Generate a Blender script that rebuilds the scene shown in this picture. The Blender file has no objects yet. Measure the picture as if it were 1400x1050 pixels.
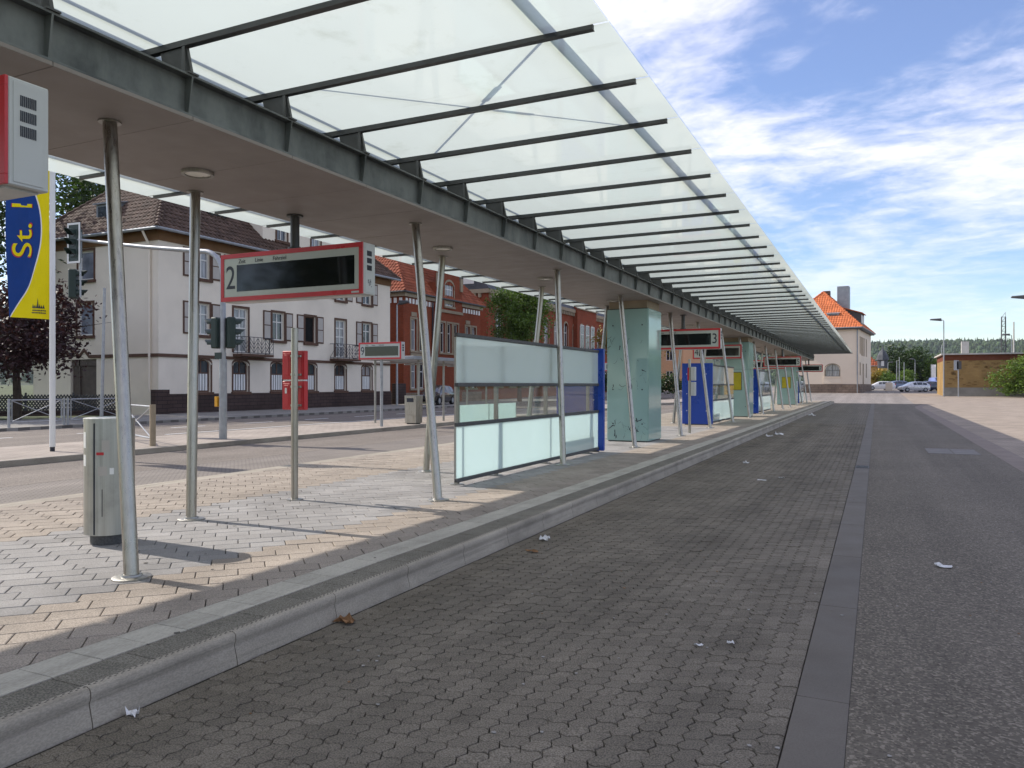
import bpy, bmesh, math, random
from mathutils import Vector, Matrix, noise
R = math.radians
SC = bpy.context.scene
COL = SC.collection
random.seed(7)

# ------------------------------------------------------------------ camera
CAM_H = 1.6
YAW = math.atan(498 / 1050.0)
cd = bpy.data.cameras.new('camera')
cam = bpy.data.objects.new('camera', cd)
COL.objects.link(cam)
cd.sensor_width = 36.0
cd.lens = 36.0 * 1050 / 1400
cd.clip_start = 0.05
cd.clip_end = 9000
cd.shift_y = 1 / 1400.0
cam.location = (0, 0, CAM_H)
cam.rotation_euler = (R(90), 0, YAW)
SC.camera = cam
SC.render.resolution_x = 1024
SC.render.resolution_y = 768

# ------------------------------------------------------------------ sun + sky
SUN_TO = Vector((-1.0, 0.03, math.tan(R(37.8)))).normalized()      # towards the sun
sl = bpy.data.lights.new('sun', 'SUN')
sl.energy = 4.3
sl.angle = R(0.53)
sl.color = (1.0, 0.93, 0.82)
so = bpy.data.objects.new('sun', sl)
COL.objects.link(so)
so.rotation_euler = (-SUN_TO).to_track_quat('-Z', 'Y').to_euler()
so.location = (-40, 0, 60)

world = bpy.data.worlds.new('World')
SC.world = world
world.use_nodes = True
wt = world.node_tree
wt.nodes.clear()


def wn(t, **k):
    n = wt.nodes.new(t)
    for a, b in k.items():
        setattr(n, a, b)
    return n


sky = wn('ShaderNodeTexSky', sky_type='NISHITA', sun_disc=False)
sky.sun_elevation = math.asin(SUN_TO.z)
sky.sun_rotation = math.atan2(SUN_TO.x, SUN_TO.y) % (2 * math.pi)
sky.air_density = 1.0
sky.dust_density = 0.3
sky.ozone_density = 2.2
tc = wn('ShaderNodeTexCoord')
sep = wn('ShaderNodeSeparateXYZ')
wt.links.new(tc.outputs['Generated'], sep.inputs[0])
zc = wn('ShaderNodeMath', operation='MAXIMUM')
zc.inputs[1].default_value = 0.0
wt.links.new(sep.outputs[2], zc.inputs[0])
zz = wn('ShaderNodeMath', operation='ADD')
zz.inputs[1].default_value = 0.16
wt.links.new(zc.outputs[0], zz.inputs[0])
cmb = wn('ShaderNodeCombineXYZ')
for i in (0, 1):
    dv = wn('ShaderNodeMath', operation='DIVIDE')
    wt.links.new(sep.outputs[i], dv.inputs[0])
    wt.links.new(zz.outputs[0], dv.inputs[1])
    wt.links.new(dv.outputs[0], cmb.inputs[i])
mp = wn('ShaderNodeMapping')
mp.inputs['Rotation'].default_value = (0, 0, R(28))
mp.inputs['Scale'].default_value = (1.0, 1.35, 1.0)
mp.inputs['Location'].default_value = (3.1, 1.4, 0)
wt.links.new(cmb.outputs[0], mp.inputs[0])
n1 = wn('ShaderNodeTexNoise')
n1.inputs['Scale'].default_value = 1.05
n1.inputs['Detail'].default_value = 9
n1.inputs['Roughness'].default_value = 0.56
n1.inputs['Distortion'].default_value = 0.6
n2 = wn('ShaderNodeTexNoise')
n2.inputs['Scale'].default_value = 7.5
n2.inputs['Detail'].default_value = 8
n2.inputs['Roughness'].default_value = 0.62
n2.inputs['Distortion'].default_value = 0.3
wt.links.new(mp.outputs[0], n1.inputs[0])
wt.links.new(mp.outputs[0], n2.inputs[0])
ad = wn('ShaderNodeMath', operation='MULTIPLY_ADD')
ad.inputs[1].default_value = 0.42
wt.links.new(n2.outputs[0], ad.inputs[0])
wt.links.new(n1.outputs[0], ad.inputs[2])
cr = wn('ShaderNodeMapRange', interpolation_type='SMOOTHSTEP')
cr.inputs['From Min'].default_value = 0.555
cr.inputs['From Max'].default_value = 0.90
cr.inputs['To Min'].default_value = 0.10
cr.inputs['To Max'].default_value = 0.90
wt.links.new(ad.outputs[0], cr.inputs[0])
hz = wn('ShaderNodeMapRange', interpolation_type='SMOOTHSTEP')   # thin high cloud thins out towards the horizon
hz.inputs['From Min'].default_value = 0.03
hz.inputs['From Max'].default_value = 0.26
hz.inputs['To Min'].default_value = 0.34
hz.inputs['To Max'].default_value = 1.0
wt.links.new(sep.outputs[2], hz.inputs[0])
cv = wn('ShaderNodeMath', operation='MULTIPLY')
wt.links.new(cr.outputs[0], cv.inputs[0])
wt.links.new(hz.outputs[0], cv.inputs[1])
hs = wn('ShaderNodeHueSaturation')
hs.inputs['Saturation'].default_value = 1.22
hs.inputs['Hue'].default_value = 0.512
wt.links.new(sky.outputs[0], hs.inputs['Color'])
mx = wn('ShaderNodeMixRGB')
mx.inputs[2].default_value = (6.9, 6.75, 7.5, 1)
wt.links.new(cv.outputs[0], mx.inputs[0])
wt.links.new(hs.outputs[0], mx.inputs[1])
bg = wn('ShaderNodeBackground')
bg.inputs[1].default_value = 0.135
wt.links.new(mx.outputs[0], bg.inputs[0])
wo = wn('ShaderNodeOutputWorld')
wt.links.new(bg.outputs[0], wo.inputs[0])

SC.view_settings.view_transform = 'Standard'
SC.view_settings.look = 'None'
SC.view_settings.gamma = 1
SC.view_settings.exposure = 0.46
SC.view_settings.use_curve_mapping = False
SC.render.engine = 'CYCLES'
SC.cycles.max_bounces = 10
SC.cycles.diffuse_bounces = 5
SC.cycles.glossy_bounces = 4
SC.cycles.transmission_bounces = 6
SC.cycles.transparent_max_bounces = 16

# ------------------------------------------------------------------ pixel helpers (1400 x 1050 photograph)
_s, _c = math.sin(YAW), math.cos(YAW)


def ray(x, y):
    a = (x - 700) / 1050.0
    b = (526 - y) / 1050.0
    return (-_s + _c * a, _c + _s * a, b)


def gp(x, y, z=0.0):
    r = ray(x, y)
    t = (z - CAM_H) / r[2]
    return Vector((r[0] * t, r[1] * t, z))


def px_of(X, Y, Z):
    d = -_s * X + _c * Y
    if d < 0.05:
        return (-9999, -9999, d)
    return (700 + 1050 * (_c * X + _s * Y) / d, 526 - 1050 * (Z - CAM_H) / d, d)


def at(px, d, z=None):
    """point seen in column px at depth d in front of the camera"""
    a = (px - 700) / 1050.0
    x, y = d * (-_s + _c * a), d * (_c + _s * a)
    return (x, y, rise(y) if z is None else z)


def rise(y):
    return 0.0 if y < 76 else min(1.1, 0.012 * (y - 76))


# ------------------------------------------------------------------ materials
MATS = {}


class NT:
    def __init__(s, name):
        s.m = bpy.data.materials.new(name)
        s.m.use_nodes = True
        s.t = s.m.node_tree
        s.b = s.t.nodes['Principled BSDF']
        s.out = s.t.nodes['Material Output']

    def n(s, t, **k):
        x = s.t.nodes.new(t)
        for a, b in k.items():
            setattr(x, a, b)
        return x

    def l(s, a, b):
        s.t.links.new(a, b)

    def pos(s, scale=(1, 1, 1)):
        g = s.n('ShaderNodeNewGeometry')
        m = s.n('ShaderNodeMapping')
        m.inputs['Scale'].default_value = scale
        s.l(g.outputs['Position'], m.inputs[0])
        return m.outputs[0]

    def noise(s, vec, scale, detail=4, rough=.55):
        x = s.n('ShaderNodeTexNoise')
        x.inputs['Scale'].default_value = scale
        x.inputs['Detail'].default_value = detail
        x.inputs['Roughness'].default_value = rough
        s.l(vec, x.inputs[0])
        return x.outputs[0]

    def mrange(s, v, a, b, c=0., d=1.):
        x = s.n('ShaderNodeMapRange')
        for i, q in zip(('From Min', 'From Max', 'To Min', 'To Max'), (a, b, c, d)):
            x.inputs[i].default_value = q
        s.l(v, x.inputs[0])
        return x.outputs[0]

    def math(s, op, a, b=None):
        x = s.n('ShaderNodeMath', operation=op)
        for i, q in enumerate((a, b)):
            if q is None:
                continue
            if isinstance(q, (int, float)):
                x.inputs[i].default_value = q
            else:
                s.l(q, x.inputs[i])
        return x.outputs[0]

    def mix(s, f, a, b, mode='MIX'):
        x = s.n('ShaderNodeMixRGB', blend_type=mode)
        for i, q in enumerate((f, a, b)):
            if isinstance(q, (int, float)):
                x.inputs[i].default_value = q
            elif isinstance(q, tuple):
                x.inputs[i].default_value = q + (1,) if len(q) == 3 else q
            else:
                s.l(q, x.inputs[i])
        return x.outputs[0]

    def bump(s, h, strength, dist):
        x = s.n('ShaderNodeBump')
        x.inputs['Strength'].default_value = strength
        x.inputs['Distance'].default_value = dist
        s.l(h, x.inputs['Height'])
        s.l(x.outputs[0], s.b.inputs['Normal'])

    def fres(s, ior):
        """mirror share of a thin sheet, the same from either side"""
        g = s.n('ShaderNodeNewGeometry')
        f = s.n('ShaderNodeFresnel')
        e = s.math('SUBTRACT', 1.0, s.math('MULTIPLY', g.outputs['Backfacing'], 2.0))
        s.l(s.math('POWER', ior, e), f.inputs[0])
        return f

    def rnd(s):
        g = s.n('ShaderNodeNewGeometry')
        o = s.n('ShaderNodeObjectInfo')
        return s.math('FRACT', s.math('ADD', g.outputs['Random Per Island'], o.outputs['Random']))


def mul(c, k):
    return tuple(min(1, x * k) for x in c)


def M(name, col=(.5, .5, .5), rough=.6, metal=0., var=.12, scale=3., fine=0., fscale=120., bump=0., bscale=60., bdist=.01,
      spec=.5, rnd=0., stain=0., sscale=.6, stretch=(1, 1, 1), coat=0., tracks=0., scuff=0.):
    """plain surface with soft blotches, fine grain, per-piece variation and stains"""
    if name in MATS:
        return MATS[name]
    t = NT(name)
    p = t.pos(stretch)
    c = t.mix(t.mrange(t.noise(p, scale), .3, .7), mul(col, 1 - var), mul(col, 1 + var))
    if fine:
        c = t.mix(t.mrange(t.noise(p, fscale, 2), .38, .62), t.mix(1., c, (1 - fine,) * 3, 'MULTIPLY'),
                  t.mix(1., c, (1 + fine,) * 3, 'MULTIPLY'))
    if rnd:
        k = t.mrange(t.rnd(), 0, 1, 1 - rnd, 1 + rnd)
        c = t.mix(1., c, k, 'MULTIPLY')
    if tracks:          # long worn wheel bands along the lane
        k = t.mrange(t.noise(t.pos((1, .03, 1)), 1.9, 3), .3, .7, 1 - tracks, 1 + tracks)
        c = t.mix(1., c, k, 'MULTIPLY')
    if stain:
        f = t.mrange(t.noise(p, sscale, 6, .65), .52, .75, 0, stain)
        c = t.mix(f, c, mul(col, .35))
    t.l(c, t.b.inputs['Base Color'])
    rr = t.mrange(t.noise(p, scale * 2.3), .3, .7, max(.02, rough - .08), min(1, rough + .08))
    t.l(rr, t.b.inputs['Roughness'])
    t.b.inputs['Metallic'].default_value = metal
    t.b.inputs['Specular IOR Level'].default_value = min(spec, .2) if rough >= .8 and not metal else spec
    t.b.inputs['Coat Weight'].default_value = coat
    if bump:
        t.bump(t.noise(p, bscale, 3), bump, bdist)
    if scuff:           # dark rubber marks dragged along the stone
        f = t.mrange(t.noise(t.pos((3, .22, 9)), 2.6, 6, .72), .55, .78, 0, scuff)
        c = t.mix(f, c, mul(col, .3))
        t.l(c, t.b.inputs['Base Color'])
    MATS[name] = t.m
    return t.m


def m_asphalt(name, col, speck=.5, spscale=150.):
    t = NT(name)
    p = t.pos()
    base = t.mix(t.mrange(t.noise(p, .5, 5), .3, .7), mul(col, .85), mul(col, 1.18))
    v = t.n('ShaderNodeTexVoronoi')
    v.inputs['Scale'].default_value = spscale
    t.l(p, v.inputs[0])
    sepc = t.n('ShaderNodeSeparateColor')
    t.l(v.outputs['Color'], sepc.inputs[0])
    k = t.mrange(sepc.outputs[0], .55, 1., 0, speck)
    c = t.mix(k, base, mul(col, 2.9))
    k2 = t.mrange(sepc.outputs[1], .6, 1., 0, .6)
    c = t.mix(k2, c, mul(col, .45))
    c = t.mix(1., c, t.mrange(t.noise(t.pos((1, .03, 1)), 1.3, 3), .3, .7, .84, 1.18), 'MULTIPLY')
    c = t.mix(t.mrange(t.noise(p, 1.7, 6, .7), .62, .8, 0, .5), c, mul(col, .4))
    t.l(c, t.b.inputs['Base Color'])
    t.b.inputs['Roughness'].default_value = .85
    t.b.inputs['Specular IOR Level'].default_value = .2
    t.bump(v.outputs['Distance'], .5, .006)
    return t.m


def m_brick(name, c1, c2, cm, bw, bh, mortar=.012, axis='wall', rough=.85, off=.5, bumpk=.6, vary=.2):
    """courses laid in world space; axis: 'x' wall facing y, 'y' wall facing x, 'floor'"""
    t = NT(name)
    g = t.n('ShaderNodeNewGeometry')
    se = t.n('ShaderNodeSeparateXYZ')
    t.l(g.outputs['Position'], se.inputs[0])
    cb = t.n('ShaderNodeCombineXYZ')
    if axis == 'floor':
        t.l(se.outputs[0], cb.inputs[0])
        t.l(se.outputs[1], cb.inputs[1])
    else:
        t.l(t.math('ADD', se.outputs[0], se.outputs[1]), cb.inputs[0])
        t.l(se.outputs[2], cb.inputs[1])
    b = t.n('ShaderNodeTexBrick')
    b.offset = off
    b.inputs['Scale'].default_value = 1
    b.inputs['Brick Width'].default_value = bw
    b.inputs['Row Height'].default_value = bh
    b.inputs['Mortar Size'].default_value = mortar
    b.inputs['Mortar Smooth'].default_value = .2
    b.inputs['Bias'].default_value = 0
    b.inputs['Color1'].default_value = c1 + (1,)
    b.inputs['Color2'].default_value = c2 + (1,)
    b.inputs['Mortar'].default_value = cm + (1,)
    t.l(cb.outputs[0], b.inputs[0])
    k = t.mrange(t.noise(t.pos(), .8, 5), .3, .7, 1 - vary, 1 + vary)
    t.l(t.mix(1., b.outputs[0], k, 'MULTIPLY'), t.b.inputs['Base Color'])
    t.b.inputs['Roughness'].default_value = rough
    t.b.inputs['Specular IOR Level'].default_value = .15
    h = t.math('SUBTRACT', 1.0, b.outputs[1])
    t.bump(h, bumpk, .01)
    return t.m


def m_wave(name, col, cell):
    """wave-edged setts beyond the ones that are built"""
    t = NT(name)
    g = t.n('ShaderNodeNewGeometry')
    se = t.n('ShaderNodeSeparateXYZ')
    t.l(g.outputs['Position'], se.inputs[0])
    x = t.math('DIVIDE', se.outputs[0], cell)
    y = t.math('DIVIDE', se.outputs[1], cell)
    wy = t.math('MULTIPLY', t.math('SINE', t.math('MULTIPLY', x, 2 * math.pi)), .11)
    wx = t.math('MULTIPLY', t.math('SINE', t.math('MULTIPLY', y, 2 * math.pi)), .13)
    fx = t.math('FRACT', t.math('ADD', x, wx))
    fy = t.math('FRACT', t.math('ADD', y, wy))
    dx = t.math('SUBTRACT', .5, t.math('ABSOLUTE', t.math('SUBTRACT', fx, .5)))
    dy = t.math('SUBTRACT', .5, t.math('ABSOLUTE', t.math('SUBTRACT', fy, .5)))
    j = t.mrange(t.math('MINIMUM', dx, dy), .03, .08)
    p = t.pos()
    c = t.mix(t.mrange(t.noise(p, .7, 5), .3, .7), mul(col, .85), mul(col, 1.15))
    c = t.mix(1., c, t.mrange(t.noise(t.pos((1, .03, 1)), 1.9, 3), .3, .7, .8, 1.2), 'MULTIPLY')
    c = t.mix(j, mul(col, .3), c)
    t.l(c, t.b.inputs['Base Color'])
    t.b.inputs['Roughness'].default_value = .85
    t.b.inputs['Specular IOR Level'].default_value = .3
    t.bump(j, .6, .006)
    return t.m


def m_frit():
    """milk-printed underside of the roof glass: scatters light through, mirrors at a slant"""
    t = NT('printed_glass')
    tr = t.n('ShaderNodeBsdfTranslucent')
    p = t.pos()
    d1 = t.mrange(t.noise(p, 2.2, 6, .7), .58, .8, 0, .4)
    d2 = t.mrange(t.noise(t.pos((.35, 2.5, 1)), 1.6, 6, .7), .6, .85, 0, .5)
    dirt = t.math('MAXIMUM', d1, d2)
    c = t.mix(dirt, (.62, .665, .62), (.33, .35, .27))
    t.l(c, tr.inputs[0])
    df = t.n('ShaderNodeBsdfDiffuse')
    df.inputs[0].default_value = (.55, .6, .58, 1)
    m0 = t.n('ShaderNodeMixShader')
    m0.inputs[0].default_value = .2
    t.l(tr.outputs[0], m0.inputs[1])
    t.l(df.outputs[0], m0.inputs[2])
    gl = t.n('ShaderNodeBsdfGlossy')
    gl.inputs['Roughness'].default_value = .04
    gl.inputs[0].default_value = (.9, 1, .97, 1)
    fr = t.fres(1.4)
    mm = t.n('ShaderNodeMixShader')
    t.l(fr.outputs[0], mm.inputs[0])
    t.l(m0.outputs[0], mm.inputs[1])
    t.l(gl.outputs[0], mm.inputs[2])
    t.l(mm.outputs[0], t.out.inputs[0])
    return t.m


def m_sheet(name, tint, gloss=1.45, mixt=0., tcol=(.8, .95, .93), reflect=None):
    """thin glass: transparent + mirror; mixt = share of milky scattering"""
    t = NT(name)
    tp = t.n('ShaderNodeBsdfTransparent')
    tp.inputs[0].default_value = tint + (1,)
    body = tp.outputs[0]
    if mixt:
        tr = t.n('ShaderNodeBsdfTranslucent')
        tr.inputs[0].default_value = tcol + (1,)
        df = t.n('ShaderNodeBsdfDiffuse')
        df.inputs[0].default_value = mul(tcol, .7) + (1,)
        a = t.n('ShaderNodeMixShader')
        a.inputs[0].default_value = .4
        t.l(tr.outputs[0], a.inputs[1])
        t.l(df.outputs[0], a.inputs[2])
        b = t.n('ShaderNodeMixShader')
        b.inputs[0].default_value = mixt
        t.l(tp.outputs[0], b.inputs[1])
        t.l(a.outputs[0], b.inputs[2])
        body = b.outputs[0]
    gl = t.n('ShaderNodeBsdfGlossy')
    gl.inputs['Roughness'].default_value = .015
    fr = t.fres(gloss)
    mm = t.n('ShaderNodeMixShader')
    t.l(fr.outputs[0], mm.inputs[0])
    t.l(body, mm.inputs[1])
    t.l(gl.outputs[0], mm.inputs[2])
    t.l(mm.outputs[0], t.out.inputs[0])
    return t.m


def m_leaf(name, col, tr=.35, var=.35):
    t = NT(name)
    g = t.n('ShaderNodeNewGeometry')
    k = t.mrange(g.outputs['Random Per Island'], 0, 1, 1 - var, 1 + var)
    k2 = t.mrange(t.noise(t.pos(), .55, 3), .3, .7, .75, 1.25)
    c = t.mix(1., t.mix(1., col, k, 'MULTIPLY'), k2, 'MULTIPLY')
    t.l(c, t.b.inputs['Base Color'])
    t.b.inputs['Roughness'].default_value = .5
    t.b.inputs['Specular IOR Level'].default_value = .35
    tl = t.n('ShaderNodeBsdfTranslucent')
    t.l(t.mix(1., c, (1.3, 1.35, .7), 'MULTIPLY'), tl.inputs[0])
    mm = t.n('ShaderNodeMixShader')
    mm.inputs[0].default_value = tr
    t.l(t.b.outputs[0], mm.inputs[1])
    t.l(tl.outputs[0], mm.inputs[2])
    t.l(mm.outputs[0], t.out.inputs[0])
    return t.m


def m_steel(name, col, rough=.3, streak=60.):
    """brushed stainless steel, streaked upright"""
    t = NT(name)
    p = t.pos((1, 1, .02))
    n = t.noise(p, streak, 3)
    c = t.mix(t.mrange(n, .3, .7), mul(col, .8), mul(col, 1.12))
    d = t.mrange(t.noise(t.pos(), 5, 5, .65), .5, .8, 0, .45)
    c = t.mix(d, c, mul(col, .45))
    t.l(c, t.b.inputs['Base Color'])
    t.b.inputs['Metallic'].default_value = 1
    t.l(t.mrange(n, .3, .7, rough - .06, rough + .1), t.b.inputs['Roughness'])
    return t.m


def m_beam():
    t = NT('galvanised_beam')
    p = t.pos()
    n = t.noise(p, 1.6, 6, .65)
    s2 = t.noise(t.pos((1, 1, .25)), 5, 5, .6)
    c = t.mix(t.mrange(n, .35, .68), (.065, .073, .078), (.17, .185, .188))
    c = t.mix(t.mrange(s2, .45, .7, 0, .5), c, (.20, .215, .215))
    t.l(c, t.b.inputs['Base Color'])
    t.b.inputs['Roughness'].default_value = .55
    t.b.inputs['Metallic'].default_value = .35
    return t.m


m_cob = M('wave_sett', (.150, .130, .105), .85, var=.16, scale=.9, fine=.36, fscale=130, bump=.4, bscale=200, bdist=.004, rnd=.13, spec=.3,
          stain=.4, sscale=.5, tracks=.2)
CELL = (-.376 + 3.282) / 28
m_cobfar = m_wave('wave_sett_far', (.150, .130, .105), CELL)
m_joint = M('joint_sand', (.035, .033, .026), .95, var=.3, scale=4)
m_tar = m_asphalt('asphalt_bus_lane', (.128, .111, .09), .6, 75.)
m_tar_l = m_asphalt('asphalt_street', (.155, .134, .116), .3, 60.)
m_tar_far = m_asphalt('asphalt_cross_road', (.2, .18, .165), .3, 40.)
m_gut = M('gutter_concrete', (.122, .105, .088), .75, var=.1, scale=1.2, fine=.1, fscale=160, rnd=.06, stain=.3, sscale=1.2)
m_kerb = M('kerb_concrete', (.32, .285, .24), .8, var=.16, scale=3, fine=.12, fscale=140, bump=.2, bscale=200, bdist=.003, rnd=.06, stain=.55, sscale=1.8, stretch=(1, .5, 1), scuff=.75)
m_kerbgrime = M('kerb_grime', (.1, .092, .08), .85, var=.25, scale=5, fine=.15, fscale=120)
m_tile = M('tactile_tile', (.41, .38, .33), .8, var=.12, scale=6, fine=.12, fscale=150, rnd=.06, stain=.4, sscale=9, stretch=(1, .25, 1))
m_tiled = M('edge_tile', (.17, .155, .13), .88, var=.16, scale=3, fine=.4, fscale=110, rnd=.08, stain=.4, sscale=2)
m_beige = M('beige_paver', (.295, .252, .217), .85, var=.12, scale=1.5, fine=.26, fscale=110, bump=.25, bscale=220, bdist=.003, rnd=.09, stain=.5, sscale=.9)
m_blue = M('grey_blue_paver', (.27, .258, .256), .85, var=.12, scale=1.5, fine=.16, fscale=110, bump=.25, bscale=220, bdist=.003, rnd=.10, stain=.5, sscale=.9)
m_pavefar = m_brick('paving_far', (.305, .262, .222), (.28, .245, .21), (.15, .13, .11), .3, .2, .008, 'floor')
m_paveright = m_brick('forecourt_paving', (.33, .275, .225), (.29, .24, .195), (.17, .145, .12), .22, .11, .008, 'floor')
m_island = m_brick('island_paving', (.34, .295, .255), (.31, .27, .235), (.18, .16, .14), .3, .2, .008, 'floor')
m_strip = M('flush_kerb', (.22, .18, .155), .85, var=.12, scale=2, fine=.12, fscale=90)
m_grass = M('grass_ground', (.07, .085, .035), .95, var=.35, scale=.2)
m_steelm = m_steel('brushed_steel', (.38, .355, .32), .3)
m_steeld = m_steel('dull_steel', (.36, .35, .33), .42)
m_galv = M('galvanised_pole', (.33, .34, .355), .45, .55, var=.12, scale=6)
m_bm = m_beam()
m_raft = M('dark_rafter', (.07, .072, .074), .45, .3, var=.2, scale=5)
m_soff = M('soffit_panel', (.25, .222, .207), .55, var=.05, scale=1.4, spec=.3, rnd=.03)
m_fr = m_frit()
m_clear = m_sheet('clear_glass', (.95, .98, .97))
m_wclear = m_sheet('screen_clear_glass', (.82, .88, .86), 1.5)
m_wmilk = m_sheet('screen_milk_glass', (.75, .9, .9), 1.5, .88, (.84, .95, .95))
m_wtop = m_sheet('screen_top_glass', (.72, .86, .86), 1.5, .8, (.93, .985, .97))
m_kglass = M('kiosk_glass', (.27, .41, .38), .05, var=.06, scale=.8, spec=.6, stain=.0)
m_drk = M('dark_rail', (.06, .06, .062), .6, var=.15, scale=20, fine=.2, fscale=60)
m_bluep = M('blue_board', (.006, .048, .33), .32, var=.08, scale=1.2, spec=.5)
m_red = M('sign_red', (.48, .022, .03), .35, var=.08, scale=3)
m_signg = M('sign_housing', (.47, .48, .47), .45, var=.05, scale=2, stain=.12, sscale=2)
m_signf = M('sign_face', (.42, .45, .41), .35, var=.03, scale=2)
m_blk = M('sign_black', (.008, .009, .01), .085, var=.1, scale=.01, spec=.55)
m_ink = M('print_ink', (.015, .018, .03), .5, var=.02)
m_white = M('white_paint', (.72, .72, .70), .5, var=.05, scale=2)
m_wframe = M('window_frame_white', (.62, .61, .58), .5, var=.05)
m_pane = M('window_glass', (.028, .036, .048), .06, var=.4, scale=.6, spec=.9)
m_dark = M('dark_interior', (.01, .01, .01), .9)
m_plaster = M('house_plaster', (.74, .665, .56), .9, var=.05, scale=.5, stain=.16, sscale=.35, bump=.1, bscale=40, bdist=.01)
m_cream = M('cream_plaster', (.76, .645, .51), .9, var=.04, scale=.4, stain=.08, sscale=.3)
m_brown = M('brown_sandstone', (.105, .06, .043), .8, var=.15, scale=4)
m_plinth = m_brick('plinth_stone', (.058, .04, .037), (.075, .05, .045), (.03, .024, .022), .6, .2, .015)
m_shut = M('shutter_panel', (.42, .39, .355), .7, var=.05)
m_redbrick = m_brick('red_brick', (.27, .056, .022), (.215, .045, .019), (.16, .08, .055), .26, .085, .010, vary=.12)
m_orbrick = m_brick('yellow_brick', (.33, .215, .085), (.29, .18, .07), (.25, .18, .09), .5, .11, .010, off=.37)
m_ochre = M('ochre_header', (.20, .12, .05), .85, var=.2, scale=2)
m_stonetrim = M('sandstone_trim', (.30, .245, .175), .85, var=.12, scale=3)
m_rubble = m_brick('rubble_plinth', (.24, .18, .135), (.17, .125, .1), (.1, .085, .07), .8, .32, .02, vary=.3)
m_tileb = M('brown_roof_tile', (.088, .056, .042), .8, var=.2, scale=1.2, rnd=.25, stain=.35, sscale=.8)
m_tiler = M('red_roof_tile', (.26, .075, .038), .8, var=.15, scale=1.2, rnd=.2)
m_tileo = M('orange_roof_tile', (.53, .16, .062), .8, var=.12, scale=1., rnd=.16)
m_slate = M('slate', (.05, .055, .065), .6, var=.2, scale=2)
m_zinc = M('zinc', (.28, .3, .32), .5, .4, var=.12, scale=2)
m_bark = M('bark', (.055, .042, .032), .95, var=.3, scale=6, bump=.6, bscale=14, bdist=.03)
m_lfd = m_leaf('leaf_dark_green', (.030, .055, .016))
m_lfm = m_leaf('leaf_mid_green', (.085, .14, .026))
m_lfl = m_leaf('leaf_light_green', (.105, .165, .030))
m_lfr = m_leaf('leaf_copper', (.042, .017, .020), .3)
m_lfy = m_leaf('leaf_yellowing', (.21, .15, .028))
m_sig = M('signal_green', (.012, .028, .022), .5, var=.1)
m_lens = M('signal_lens', (.02, .018, .018), .25)
m_yel = M('banner_yellow', (.80, .66, .005), .8, var=.03)
m_ban = M('banner_blue', (.014, .055, .23), .8, var=.05)
m_bwhite = M('banner_white', (.78, .76, .72), .8, var=.02)
m_ply = M('yellow_poster', (.42, .36, .01), .5, var=.1, scale=4)
m_orange = M('button_box_yellow', (.70, .34, .02), .5)
m_bollard = M('concrete_block', (.45, .43, .40), .85, var=.1)

# ------------------------------------------------------------------ mesh building
OFF = {}


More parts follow.
